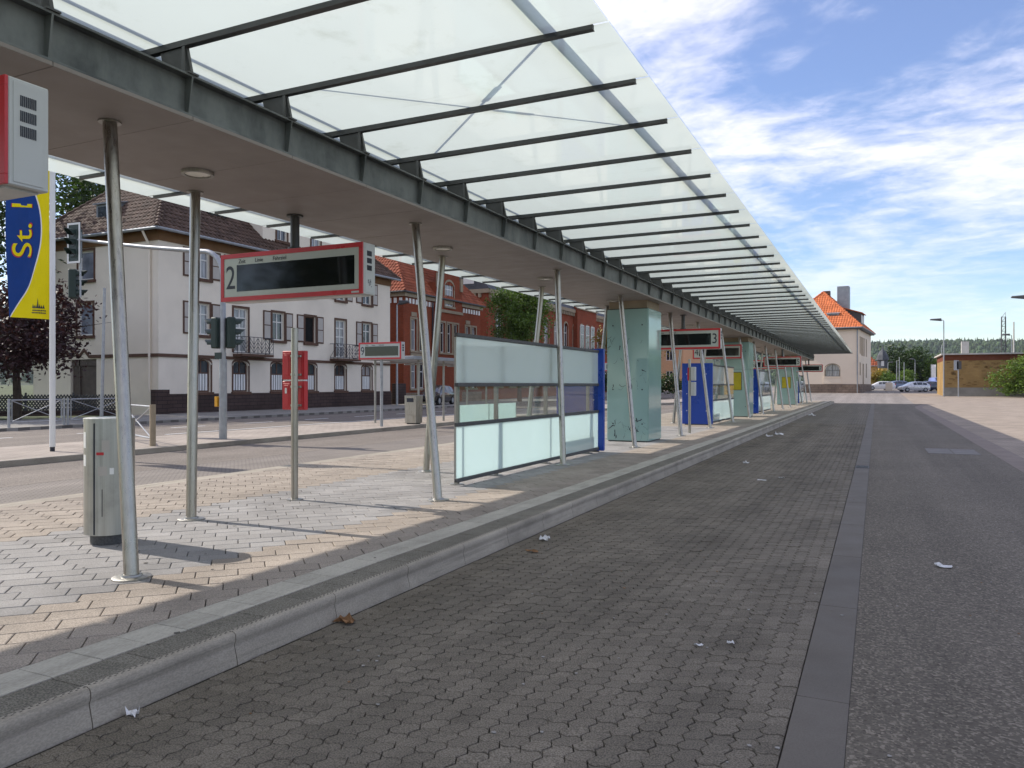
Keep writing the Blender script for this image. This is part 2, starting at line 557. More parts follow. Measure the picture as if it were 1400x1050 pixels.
class MB:
    def __init__(s):
        s.v, s.f, s.m = [], [], []

    def add(s, vs, fs, m=0):
        o = len(s.v)
        s.v += [tuple(v) for v in vs]
        for f in fs:
            s.f.append(tuple(i + o for i in f))
            s.m.append(m)
        return s

    def quad(s, a, b, c, d, m=0):
        return s.add((a, b, c, d), ((0, 1, 2, 3),), m)

    def hexa(s, p, m=0):
        return s.add(p, ((3, 2, 1, 0), (4, 5, 6, 7), (0, 1, 5, 4), (1, 2, 6, 5), (2, 3, 7, 6), (3, 0, 4, 7)), m)

    def box(s, x0, x1, y0, y1, z0, z1, m=0):
        return s.hexa(((x0, y0, z0), (x1, y0, z0), (x1, y1, z0), (x0, y1, z0),
                       (x0, y0, z1), (x1, y0, z1), (x1, y1, z1), (x0, y1, z1)), m)

    def prism(s, poly, w, m=0):
        """poly: 3D loop; w: extrusion vector"""
        n = len(poly)
        w = Vector(w)
        P = [Vector(p) for p in poly]
        Q = [p + w for p in P]
        fs = [tuple(range(n))[::-1], tuple(range(n, 2 * n))]
        fs += [(i, (i + 1) % n, n + (i + 1) % n, n + i) for i in range(n)]
        return s.add(P + Q, fs, m)

    def cyl(s, p0, p1, r0, r1=None, n=12, caps=True, m=0):
        r1 = r0 if r1 is None else r1
        p0, p1 = Vector(p0), Vector(p1)
        a = (p1 - p0).normalized()
        t = Vector((0, 0, 1)) if abs(a.z) < .9 else Vector((1, 0, 0))
        u = a.cross(t).normalized()
        v = a.cross(u)
        vs = []
        for p, r in ((p0, r0), (p1, r1)):
            for i in range(n):
                q = 2 * math.pi * i / n
                vs.append(p + (u * math.cos(q) + v * math.sin(q)) * r)
        fs = [(i, n + i, n + (i + 1) % n, (i + 1) % n) for i in range(n)]
        if caps:
            fs += [tuple(range(n)), tuple(range(n, 2 * n))[::-1]]
        return s.add(vs, fs, m)

    def tube(s, pts, r, n=8, m=0):
        pts = [Vector(p) for p in pts]
        vs = []
        for k, p in enumerate(pts):
            a = (pts[min(k + 1, len(pts) - 1)] - pts[max(k - 1, 0)]).normalized()
            t = Vector((0, 0, 1)) if abs(a.z) < .95 else Vector((1, 0, 0))
            u = a.cross(t).normalized()
            v = a.cross(u)
            rr = r[k] if isinstance(r, (list, tuple)) else r
            for i in range(n):
                q = 2 * math.pi * i / n
                vs.append(p + (u * math.cos(q) + v * math.sin(q)) * rr)
        L = len(pts)
        fs = [(k * n + i, (k + 1) * n + i, (k + 1) * n + (i + 1) % n, k * n + (i + 1) % n) for k in range(L - 1) for i in range(n)]
        fs += [tuple(range(n)), tuple(range((L - 1) * n, L * n))[::-1]]
        return s.add(vs, fs, m)

    def lathe(s, prof, c=(0, 0, 0), n=24, m=0):
        vs, L = [], len(prof)
        for r, z in prof:
            for i in range(n):
                q = 2 * math.pi * i / n
                vs.append((c[0] + r * math.cos(q), c[1] + r * math.sin(q), c[2] + z))
        fs = [(k * n + i, k * n + (i + 1) % n, (k + 1) * n + (i + 1) % n, (k + 1) * n + i) for k in range(L - 1) for i in range(n)]
        fs += [tuple(range(n))[::-1], tuple(range((L - 1) * n, L * n))]
        return s.add(vs, fs, m)

    def mesh(s, name, mats, off=(0, 0, 0), smooth=False, bevel=0, seg=1):
        me = bpy.data.meshes.new(name)
        o = Vector(off)
        me.from_pydata([tuple(Vector(v) - o) for v in s.v], [], s.f)
        for mm in (mats if isinstance(mats, (list, tuple)) else [mats]):
            me.materials.append(mm)
        if len(me.materials) > 1:
            me.polygons.foreach_set('material_index', s.m)
        if bevel:
            bm = bmesh.new()
            bm.from_mesh(me)
            bmesh.ops.bevel(bm, geom=list(bm.edges), offset=bevel, segments=seg, affect='EDGES', clamp_overlap=True)
            bm.to_mesh(me)
            bm.free()
        if smooth:
            me.polygons.foreach_set('use_smooth', [True] * len(me.polygons))
            me.set_sharp_from_angle(angle=R(38))
        me.update()
        return me

    def build(s, name, mats, parent=None, loc=None, smooth=False, bevel=0, seg=1):
        off = OFF[parent.name] if parent is not None else Vector(loc or (0, 0, 0))
        me = s.mesh(name, mats, off, smooth, bevel, seg)
        o = bpy.data.objects.new(name, me)
        COL.objects.link(o)
        if parent is not None:
            o.parent = parent
        else:
            o.location = off
        OFF[o.name] = off
        return o


def tag(o, label=None, cat=None, group=None, kind=None):
    if label:
        o['label'] = label
    if cat:
        o['category'] = cat
    if group:
        o['group'] = group
    if kind:
        o['kind'] = kind
    return o


def thing(name, label, cat, loc=(0, 0, 0), rz=0, group=None, local=False):
    """local=True: parts are given in the thing's own coordinates"""
    e = bpy.data.objects.new(name, None)
    e.empty_display_size = .2
    COL.objects.link(e)
    e.location = loc
    e.rotation_euler = (0, 0, rz)
    OFF[e.name] = Vector((0, 0, 0)) if local else Vector(loc)
    return tag(e, label, cat, group)


def inst(name, me, parent=None, loc=(0, 0, 0), rz=0):
    o = bpy.data.objects.new(name, me)
    COL.objects.link(o)
    if parent is not None:
        o.parent = parent
        OFF[o.name] = OFF[parent.name]
        o.location = Vector(loc) - OFF[parent.name]
    else:
        o.location = loc
    o.rotation_euler = (0, 0, rz)
    return o


def copy_tree(o, parent=None, loc=None, rz=None, label=None, group=None, skip=()):
    c = o.copy()
    COL.objects.link(c)
    c.parent = parent
    OFF[c.name] = OFF.get(o.name, Vector((0, 0, 0)))
    if loc is not None:
        c.location = loc
    if rz is not None:
        c.rotation_euler = (0, 0, rz)
    if label:
        c['label'] = label
    if group:
        c['group'] = group
    for ch in list(o.children):
        if ch.name.split('.')[0] not in skip:
            copy_tree(ch, c)
    return c


def text_mesh(txt, size, xs=1.):
    cu = bpy.data.curves.new('txt', 'FONT')
    cu.body = txt
    cu.size = size
    cu.extrude = .0015
    cu.align_x = 'CENTER'
    cu.align_y = 'CENTER'
    ob = bpy.data.objects.new('txt', cu)
    COL.objects.link(ob)
    me = bpy.data.meshes.new_from_object(ob)
    bpy.data.objects.remove(ob)
    vs = [Vector((v.co.x * xs, v.co.y, v.co.z)) for v in me.vertices]
    fs = [tuple(p.vertices) for p in me.polygons]
    bpy.data.meshes.remove(me)
    bpy.data.curves.remove(cu)
    return vs, fs


def sheet(name, x0, x1, y0, y1, z, mat, ny=1, label=None, kind='structure', zf=None):
    mb = MB()
    for i in range(ny):
        a, b = y0 + (y1 - y0) * i / ny, y0 + (y1 - y0) * (i + 1) / ny
        za, zb = (z + zf(a), z + zf(b)) if zf else (z, z)
        mb.quad((x0, a, za), (x1, a, za), (x1, b, zb), (x0, b, zb))
    o = mb.build(name, mat)
    return tag(o, label, kind=kind)


# ================================================================== GROUND
PZ = .18            # platform height
KX = -3.302          # foot of the bus kerb
XL = -9.35          # far edge of the platform
YE = 72.5           # end of the platform

gm = MB()
# one sheet to the horizon, following the slight rise at the end of the street
ys = [-400, -30, 76, 100, 130, 168, 400, 900, 5000]
for a, b in zip(ys, ys[1:]):
    za = -.06 + rise(a)
    zb = -.06 + rise(b)
    gm.quad((-4000, a, za), (4000, a, za), (4000, b, zb), (-4000, b, zb))
tag(gm.build('ground', m_grass), 'grassy ground stretching to the hills', kind='structure')

road = sheet('road', -.12, 2.42, -8, YE, 0.0, m_tar, label='dark asphalt bus lane beside the cobbled bay')
bay = sheet('cobbled_bay', KX - .1, -.37, -8, YE, -.012, m_joint, label='cobbled bus bay along the kerb')
sheet('cobbled_bay_far_end', KX - .02, -.372, 34.02, YE, -.001, m_cobfar, label='far cobbles of the bus bay')
gutter = sheet('gutter', -.372, -.118, -8, YE, -.014, m_joint, label='grey concrete gutter strip between cobbles and asphalt')
gmesh = MB().box(-.127, .123, 0, 1.797, -.03, .002).mesh('gutter_slab', m_gut, bevel=.004)
for i in range(0, 42):
    inst('gutter_slab', gmesh, gutter, (-.245, -3 + 1.8 * i, 0))
gr_ = thing('drain_grate', 'dark slotted iron drain grate set into the gutter strip', 'drain grate', (-.245, 16.4, 0))
MB().box(-.365, -.125, 16.15, 16.65, .0025, .006).build('frame', m_drk, gr_)
for k in range(7):
    MB().box(-.35, -.14, 16.2 + .062 * k, 16.235 + .062 * k, .0062, .012).build('bar', m_drk, gr_)
# right-hand side: flush kerb and forecourt
sheet('flush_kerb', 2.42, 2.9, -8, 60, .003, m_strip, label='flush brownish kerb strip beside the asphalt')
fl = MB()
pts = [(2.42, 60), (2.6, 64), (3.1, 68), (3.9, 71.5)]
for (ax, ay), (bx, by) in zip(pts, pts[1:]):
    fl.quad((ax, ay, .003), (ax + .48, ay, .003), (bx + .48, by, .003), (bx, by, .003))
tag(fl.build('flush_kerb_bend', m_strip), 'curved end of the flush kerb strip', kind='structure')
re_ = MB()
for (ax, ay), (bx, by) in zip(pts, pts[1:]):
    re_.quad((2.41, ay, -.0015), (ax + .01, ay, -.0015), (bx + .01, by, -.0015), (2.41, by, -.0015))
re_.quad((2.41, 71.5, -.0015), (3.91, 71.5, -.0015), (4.2, YE, -.0015), (2.41, YE, -.0015))
tag(re_.build('road_end', m_tar), 'flaring end of the asphalt bus lane', kind='structure')
sheet('forecourt', 2.9, 40, -8, 118, -.004, m_paveright, 24, 'pale paved forecourt beside the bus lane', zf=rise)
sheet('cross_road', -60, 60, YE, 230, -.012, m_tar_far, 40, 'pale asphalt cross road beyond the bus lane', zf=rise)
# left-hand side
sheet('left_cobbled_bay', -12.3, XL, -8, 80, 0.0, m_wave('wave_sett_left', (.2, .175, .155), CELL), label='second cobbled bus bay on the far side of the platform')
sheet('left_road', -15.45, -12.3, -8, 80, 0.002, m_tar_l, label='sunlit asphalt lane between the two platforms')
street = sheet('street', -27.0, -18.75, -30, 180, -.002, m_tar_l, 30, 'asphalt street in front of the houses', zf=rise)
ld = MB().box(-.06, .06, 0, 1.6, 0, .004).mesh('lane_dash', m_white)
for y in (9.2, 12.9, 16.6, 20.3, 24, 27.7, 31.4, 35.1, 38.8, 42.5, 46.2):
    inst('lane_dash', ld, street, (-23.6, y, .002))
MB().box(-20.66, -20.54, 17.5, 64, .0015, .006).build('edge_line', m_white, street)
MB().box(-19.3, -19.18, 8.2, 15, .0015, .006).build('edge_line', m_white, street)

isl = MB()
isl.box(-18.75, -15.45, -20, 90, -.1, .12)
tag(isl.build('traffic_island', m_island), 'long paved island between bay and street', kind='structure')
isk = MB().box(-15.47, -15.28, -20, 90, -.1, .123)
tag(isk.build('island_kerb', m_kerb, bevel=.012), 'island kerb with its face in shade', kind='structure')
pv = MB().box(-33.05, -27.0, -30, 180, -.1, .11)
tag(pv.build('pavement', m_brick('pavement_slabs', (.26, .245, .225), (.23, .22, .2), (.13, .12, .11), .4, .4, .008, 'floor')),
    'grey pavement in front of the houses', kind='structure')

# ------------------------------------------------------------------ platform
plat = MB()
plat.box(XL, -3.377, -8, YE - .2, -.1, PZ - .018)
platform = tag(plat.build('platform', m_joint), 'bus platform under the glass canopy', kind='structure')
tag(MB().box(XL + .22, -3.887, 26.02, YE - .2, PZ - .02, PZ - .001).build('platform_paving', m_pavefar), 'far paving of the bus platform', kind='structure')
sheet('platform_edge_left', XL - .06, XL + .22, -8, YE, PZ - .003, m_kerb, label='pale edging stones along the far side of the platform')
tag(MB().box(XL - .08, XL - .058, -8, YE, -.05, PZ - .004).build('platform_left_kerb', m_kerb), 'kerb face of the far platform side', kind='structure')

# diagonal 30 x 20 stones, third bond, clipped to the paved field
LP, WP = .30, .20
E1 = Vector((1, 1)) / math.sqrt(2)
E2 = Vector((-1, 1)) / math.sqrt(2)
XA, XB, YA, YB = XL + .225, -3.884, 1.0, 26.0


def clip(poly):
    for ax, lim, sg in ((0, XA, 1), (0, XB, -1), (1, YA, 1), (1, YB, -1)):
        out = []
        for i in range(len(poly)):
            p, q = poly[i], poly[(i + 1) % len(poly)]
            dp, dq = (p[ax] - lim) * sg, (q[ax] - lim) * sg
            if dp >= 0:
                out.append(p)
            if (dp < 0) != (dq < 0):
                t = dp / (dp - dq)
                out.append((p[0] + (q[0] - p[0]) * t, p[1] + (q[1] - p[1]) * t))
        poly = out
        if len(poly) < 3:
            return []
    return poly


def slab(mb, poly, z0, z1, bev, m=0):
    """flat stone with chamfered rim"""
    n = len(poly)
    cx = sum(p[0] for p in poly) / n
    cy = sum(p[1] for p in poly) / n
    ins = []
    for x, y in poly:
        d = math.hypot(x - cx, y - cy) or 1
        k = max(.3, 1 - bev * 1.35 / d)
        ins.append((cx + (x - cx) * k, cy + (y - cy) * k))
    vs = [(x, y, z0) for x, y in poly] + [(x, y, z1 - bev * .8) for x, y in poly] + [(x, y, z1) for x, y in ins]
    fs = [tuple(range(2 * n, 3 * n))]
    for k in (0, 1):
        fs += [(k * n + i, k * n + (i + 1) % n, (k + 1) * n + (i + 1) % n, (k + 1) * n + i) for i in range(n)]
    mb.add(vs, fs, m)


J = .0035
stones = []
for j in range(-80, 80):
    for i in range(-90, 130):
        u0 = i * LP - j * .1
        v0 = j * WP
        cen = E1 * (u0 + LP / 2) + E2 * (v0 + WP / 2) + Vector((-6, 6))
        if not (XA - .2 < cen.x < XB + .2 and YA - .2 < cen.y < YB + .2):
            continue
        P = []
        for du, dv in ((J, J), (LP - J, J), (LP - J, WP - J), (J, WP - J)):
            q = E1 * (u0 + du) + E2 * (v0 + dv) + Vector((-6, 6))
            P.append((q.x, q.y))
        c = clip(P)
        if not c:
            continue
        whole = len(c) == 4 and all(abs(a[0] - b[0]) + abs(a[1] - b[1]) < 1e-6 for a, b in zip(c, P))
        blue = -7.05 < cen.x < -4.85
        x, y, d = px_of(cen.x, cen.y, PZ)
        vis = whole and -10 < x < 1410 and y < 1060
        stones.append((d if vis else 9999, cen, c, blue, whole))
stones.sort(key=lambda s: s[0])
pm = {}
for bl in (True, False):
    mb = MB()
    P = []
    for du, dv in ((J, J), (LP - J, J), (LP - J, WP - J), (J, WP - J)):
        q = E1 * (du - LP / 2) + E2 * (dv - WP / 2)
        P.append((q.x, q.y))
    slab(mb, P, -.03, 0, .004)
    pm[bl] = mb.mesh('paving_stone', m_blue if bl else m_beige)
rest = MB()
for k, (d, cen, c, bl, whole) in enumerate(stones):
    dz = random.gauss(0, .0011)
    if k < 290 and whole:
        inst('paving_stone', pm[bl], platform, (cen.x, cen.y, PZ + dz))
    else:
        slab(rest, c, PZ - .03, PZ + dz, .004, 1 if bl else 0)
tag(rest.build('paving_field', [m_beige, m_blue], platform), 'diagonal beige and grey-blue paving stones', kind='stuff')

# strips along the kerb
lt = MB()
slab(lt, [(-.132, .003), (.132, .003), (.132, .267), (-.132, .267)], -.03, 0, .003)
ltm = lt.mesh('tactile_tile', m_tile)
dt = MB()
slab(dt, [(-.112, .003), (.112, .003), (.112, .397), (-.112, .397)], -.03, 0, .003)
dtm = dt.mesh('edge_tile', m_tiled)
for i in range(262):
    inst('tactile_tile', ltm, platform, (-3.744, 1.6 + .27 * i, PZ + .001 + random.gauss(0, .0005)))
for i in range(176):
    inst('edge_tile', dtm, platform, (-3.491, 1.6 + .4 * i, PZ + random.gauss(0, .0005)))

# bus kerb: sloped foot, groove, rounded nose with a studded top
kerb = tag(MB().box(-3.44, KX + .02, -6, YE - .5, -.15, -.02).build('kerb', m_joint), 'pale concrete bus kerb along the platform edge', kind='structure')
prof = [(-3.374, -.05), (-3.374, PZ + .002), (-3.345, PZ + .003), (-3.328, PZ - .004), (-3.319, PZ - .018), (-3.317, PZ - .05), (-3.328, PZ - .07),
        (-3.326, PZ - .085), (-3.309, .03), (-3.304, .006), (-3.304, -.05)]
km = MB()
km.prism([(x, .003, z) for x, z in prof], (0, .894, 0))
kmesh = km.mesh('kerb_stone', m_kerb, smooth=True)
stm = MB()
for a in range(2):
    for b in range(24):
        x, y = -3.362 + .013 * a, .025 + .0368 * b + (.018 if a % 2 else 0)
        z = PZ + .0022
        stm.hexa(((x - .004, y - .006, z), (x + .004, y - .006, z), (x + .004, y + .006, z), (x - .004, y + .006, z),
                  (x - .003, y - .004, z + .0022), (x + .003, y - .004, z + .0022), (x + .003, y + .004, z + .0022), (x - .003, y + .004, z + .0022)))
studm = stm.mesh('kerb_studs', m_kerbgrime)
for i in range(82):
    o = inst('kerb_stone', kmesh, kerb, (0, -1.2 + .9 * i, 0))
    if i < 24:
        s = bpy.data.objects.new('kerb_studs', studm)
        COL.objects.link(s)
        s.parent = o
        tag(s, kind='stuff')
# rounded kerb end of the platform
ke = MB()
N = 10
ring = []
for i in range(N + 1):
    q = R(90) * i / N
    cx, cy = -4.5, YE - .2
    ring.append([(cx + (x - cx) * math.cos(q), cy + (x - cx) * math.sin(q) * 1.0, z) for x, z in prof[1:10]])
for a, b in zip(ring, ring[1:]):
    for k in range(len(a) - 1):
        ke.quad(a[k], b[k], b[k + 1], a[k + 1])
ke.add([r[0] for r in ring] + [(-4.5, YE - .2, PZ)], [tuple(range(N + 2))])
tag(ke.build('kerb_rounding', m_kerb, smooth=True), 'rounded kerb at the platform end', kind='structure')
tag(MB().box(XL, -4.5, YE - .2, YE + 1.0, -.1, PZ - .004).build('platform_head', m_kerb), 'pale paved head of the platform', kind='structure')

# wave setts
AX, AY = .125 * CELL, .095 * CELL


def sett_outline(n, g, edge=0):
    """one interlocking cell; x edges wave with y, y edges wave with x"""
    pts = []
    h = CELL
    for k in range(n):                       # wavy cross joints, angular long joints
        pts.append((k / n, 0))
    for k in range(4):
        pts.append((1, k / 4))
    for k in range(n):
        pts.append((1 - k / n, 1))
    for k in range(4):
        pts.append((0, 1 - k / 4))
    out = []
    for u, v in pts:
        uu = 2.6 * g + (1 - 5.2 * g) * u
        vv = g + (1 - 2 * g) * v
        wx_ = 0 if (edge == 1 and u == 1) or (edge == -1 and u == 0) else AX
        out.append(((uu - .5) * h - wx_ * math.sin(2 * math.pi * v), (vv - .5) * h - AY * math.sin(2 * math.pi * u)))
    return out


def sett_mesh(n, g, bev, edge=0):
    mb = MB()
    slab(mb, sett_outline(n, g, edge), -.012, 0, bev)
    return mb


near_s = {e: sett_mesh(7, .009, .003, e) for e in (-1, 0, 1)}
mid_s = {e: sett_mesh(4, .015, .003, e) for e in (-1, 0, 1)}
nm = {e: near_s[e].mesh('sett', m_cob) for e in (-1, 0, 1)}
cells = []
x0 = KX + .02
NX = 28
for j in range(int((34 - 1.2) / CELL)):
    for i in range(NX):
        x, y = x0 + CELL * (i + .5), 1.2 + CELL * (j + .5)
        a, b, d = px_of(x, y, 0)
        cells.append((d if (-10 < a < 1410 and b < 1055) else 9999, x, y, -1 if i == 0 else 1 if i == NX - 1 else 0))
cells.sort()
farm = MB()
for k, (d, x, y, ed) in enumerate(cells):
    dz = random.gauss(0, .0016)
    if k < 290:
        o = inst('sett', nm[ed], bay, (x + random.gauss(0, .0008), y + random.gauss(0, .0008), dz))
        o.rotation_euler = (random.gauss(0, .008), random.gauss(0, .008), random.gauss(0, .01))
    else:
        src = (near_s if y < 15 else mid_s)[ed]
        ca, sa = math.cos(random.gauss(0, .012)), random.gauss(0, .012)
        tx, ty = random.gauss(0, .008), random.gauss(0, .008)
        o = len(farm.v)
        farm.v += [(x + vx - vy * sa, y + vy + vx * sa, vz + dz + vx * tx + vy * ty) for vx, vy, vz in src.v]
        farm.f += [tuple(i + o for i in f) for f in src.f]
        farm.m += [0] * len(src.f)
tag(farm.build('sett_field', m_cob, bay), 'grey-brown wave-edged setts of the bus bay', kind='stuff')
# filler courses either side of the sett field
MB().box(-3.301, x0, -2, YE, -.03, -.006).build('edge_course', m_joint, bay)

# manhole cover in the asphalt
mh = MB()
mh.box(1.1, 1.62, 20.35, 21.9, .0005, .006)
mh.box(1.64, 2.16, 20.35, 21.9, .0005, .006)
tag(mh.build('manhole_cover', M('cover_concrete', (.19, .175, .165), .8, var=.1, scale=3), loc=(1.63, 21.1, 0), bevel=.002),
    'pale rectangular double manhole cover in the asphalt', 'manhole cover')

# ================================================================== CANOPY
ZS = 3.7            # soffit
XR, XF = -1.83, -9.6      # glass edges
BR, BF = -4.98, -6.72      # beam webs
PITCH = 1.145
YK = [5.56 + PITCH * k for k in range(-7, 59)]
can = thing('bus_station_canopy', 'long glass canopy with steel beams and slanting steel columns over the bus platform', 'canopy', (-5.85, 8, PZ))
y0c, y1c = YK[0] - .4, YK[-1] + .4
for bx in (BR, BF):
    b = MB()
    f, w, h = .085, .009, .33
    pr = [(-f, 0), (f, 0), (f, .016), (w, .016), (w, h - .016), (f, h - .016), (f, h), (-f, h), (-f, h - .016), (-w, h - .016), (-w, .016), (-f, .016)]
    b.prism([(bx + x, y0c, ZS + .026 + z) for x, z in pr], (0, y1c - y0c, 0))
    b.build('beam', m_bm, can)
# stiffener plate, taper towards the bottom
for sgn, bx in ((1, BR), (-1, BF)):
    st = MB()
    a = .009 * sgn
    st.prism([(a, -.007, .017), (a + .035 * sgn, -.007, .017), (a + .078 * sgn, -.007, .313), (a, -.007, .313)], (0, .014, 0))
    stmesh = st.mesh('stiffener', m_bm)
    rf = MB()
    xe = (XR - .12 if sgn > 0 else XF + .12) - bx      # outer end
    xi = -.85 * sgn
    # rafter: web tapering outward with a wide lower flange, standing on a haunch on the beam
    def seg(xa, za, xb, zb, top, wd):
        rf.hexa(((xa, -wd, za), (xb, -wd, zb), (xb, wd, zb), (xa, wd, za), (xa, -wd, top), (xb, -wd, top), (xb, wd, top), (xa, wd, top)))
    zt = 4.3465 - ZS
    seg(xi, zt - .055, xe, zt - .034, zt, .014)
    rf.hexa(((xi, -.029, zt - .062), (xe, -.029, zt - .041), (xe, .029, zt - .041), (xi, .029, zt - .062),
             (xi, -.029, zt - .0555), (xe, -.029, zt - .0345), (xe, .029, zt - .0345), (xi, .029, zt - .0555)))
    hz = .3565
    rf.prism([(-.2 * sgn, -.014, hz), (.085 * sgn, -.014, hz), (.03 * sgn, -.014, zt - .06), (-.26 * sgn, -.014, zt - .0615)], (0, .028, 0))
    rf.box(-.1, .1, -.05, .05, hz + .0005, hz + .014)
    rf.prism([(.02 * sgn, -.055, hz + .014), (.05 * sgn, -.055, hz + .014), (.03 * sgn, -.03, zt - .0625), (.0, -.03, zt - .0625)], (0, .009, 0))
    rfm = rf.mesh('rafter', m_raft)
    # clamp at the glass edge
    cl = MB().box(xe - .03 if sgn > 0 else xe - .09, xe + .09 if sgn > 0 else xe + .03, -.011, .011, zt + .019, zt + .045)
    clm = cl.mesh('glass_clamp', m_raft)
    for y in YK:
        inst('stiffener', stmesh, can, (bx, y, ZS + .026))
        r_ = inst('rafter', rfm, can, (bx, y, ZS))
        c_ = bpy.data.objects.new('glass_clamp', clm)
        COL.objects.link(c_)
        c_.parent = r_
    # panes
    xa, xb = (-5.845, XR) if sgn > 0 else (XF, -5.855)
    g = MB()
    L = PITCH - .024
    g.add(((xa, 0, 0), (xb, 0, 0), (xb, L, 0), (xa, L, 0)), ((3, 2, 1, 0),), 1)
    z1 = .016
    g.add(((xa, 0, 0), (xb, 0, 0), (xb, L, 0), (xa, L, 0), (xa, 0, z1), (xb, 0, z1), (xb, L, z1), (xa, L, z1)),
          ((4, 5, 6, 7), (0, 1, 5, 4), (1, 2, 6, 5), (2, 3, 7, 6), (3, 0, 4, 7)), 0)
    gmh = g.mesh('glass_pane', [m_clear, m_fr])
    for y in YK[:-1]:
        inst('glass_pane', gmh, can, (0, y + .012, 4.3475))
    # tubes lying on top of the glass, seen from below as dim bands
    for xx, rr in ((xe + bx - .42 * sgn, .035), (bx - .55 * sgn, .032), (bx - .3 * sgn, .018)):
        MB().cyl((xx, y0c, 4.365 + rr), (xx, y1c, 4.365 + rr), rr, n=10).build('top_tube', m_galv, can, smooth=True)
# cross bracing rods on the right wing
for (p, q) in (((-4.8, 5.65), (-2.5, 7.85)), ((-4.8, 7.85), (-2.5, 5.65))):
    b = MB()
    p3, q3 = Vector((p[0], p[1], 4.40)), Vector((q[0], q[1], 4.40 + (.02 if p[1] > 6 else 0)))
    b.cyl(p3, q3, .011, n=8)
    b.cyl(p3.lerp(q3, .56), p3.lerp(q3, .68), .024, n=8)
    b.build('brace_rod', m_galv, can)
# soffit boards
sm = MB().box(BF - .09, BR + .09, .002, PITCH - .002, 0, .03)
smm = sm.mesh('soffit_panel', m_soff, bevel=.003)
for y in YK[:-1]:
    inst('soffit_panel', smm, can, (0, y, ZS - .006))
MB().box(BF + .1, BR - .1, y0c, y1c, ZS + .04, ZS + .05).build('soffit_backing', m_dark, can)
# end fascia far
MB().box(XF, XR, y1c - .12, y1c - .09, 4.28, 4.33).build('end_rail', m_raft, can)


def column(bx, by, tx, ty, r=.053):
    b, t = Vector((bx, by, PZ)), Vector((tx, ty, ZS - .006))
    c = MB().cyl(b, t, r, n=24, caps=False).build('column', m_steelm, can, smooth=True)
    MB().lathe([(.135, .0), (.135, .010), (.128, .014), (.075, .016), (.07, .03)], (bx, by, PZ), 28).build('base_plate', m_steeld, c, smooth=True)
    MB().lathe([(.085, -.0), (.085, .012)], (tx, ty, ZS - .0185), 24).build('collar', m_steeld, c)
    k = b.lerp(t, .17)
    return c


cols = [((180, 790), (150, 165)), ((599, 684), (568, 305)), ((770, 636), (762, 368)), ((868, 612), (848, 403)), ((931, 596), (916, 427))]
for bpx, tpx in cols:
    b, t = gp(*bpx, PZ), gp(*tpx, ZS)
    column(b.x, b.y, max(t.x, -5.6), t.y)
for k in range(5, 16):
    column(-4.92, 3.9 + 4.33 * k, -5.4, 3.9 + 4.33 * k + .3)
column(-6.53, 5.87, -6.68, 6.06)
column(-6.64, 10.72, -6.39, 10.83)
for k in range(2, 15):
    column(-6.75, 6.1 + 4.4 * k, -6.45, 6.3 + 4.4 * k)
column(-6.53, 1.6, -6.45, 1.7)
# downlights
for lx, ly in ((-6.03, 5.5), (-5.98, 10.14), (-5.87, 13.9)) + tuple((-5.9, 18.3 + 4.35 * k) for k in range(12)):
    d = MB().lathe([(.122, -.008), (.122, -.034), (.15, -.034), (.152, -.028), (.152, -.001), (.12, -.001)], (lx, ly, ZS - .0065), 28).build('downlight', m_steeld, can, smooth=True)
    MB().lathe([(.02, -.022), (.12, -.02), (.12, -.002), (.02, -.002)], (lx, ly, ZS - .0075), 24).build('lens', M('lamp_lens', (.75, .73, .66), .3), d, smooth=True)

# ================================================================== DISPLAY SIGNS
SH, SD = .60, .25


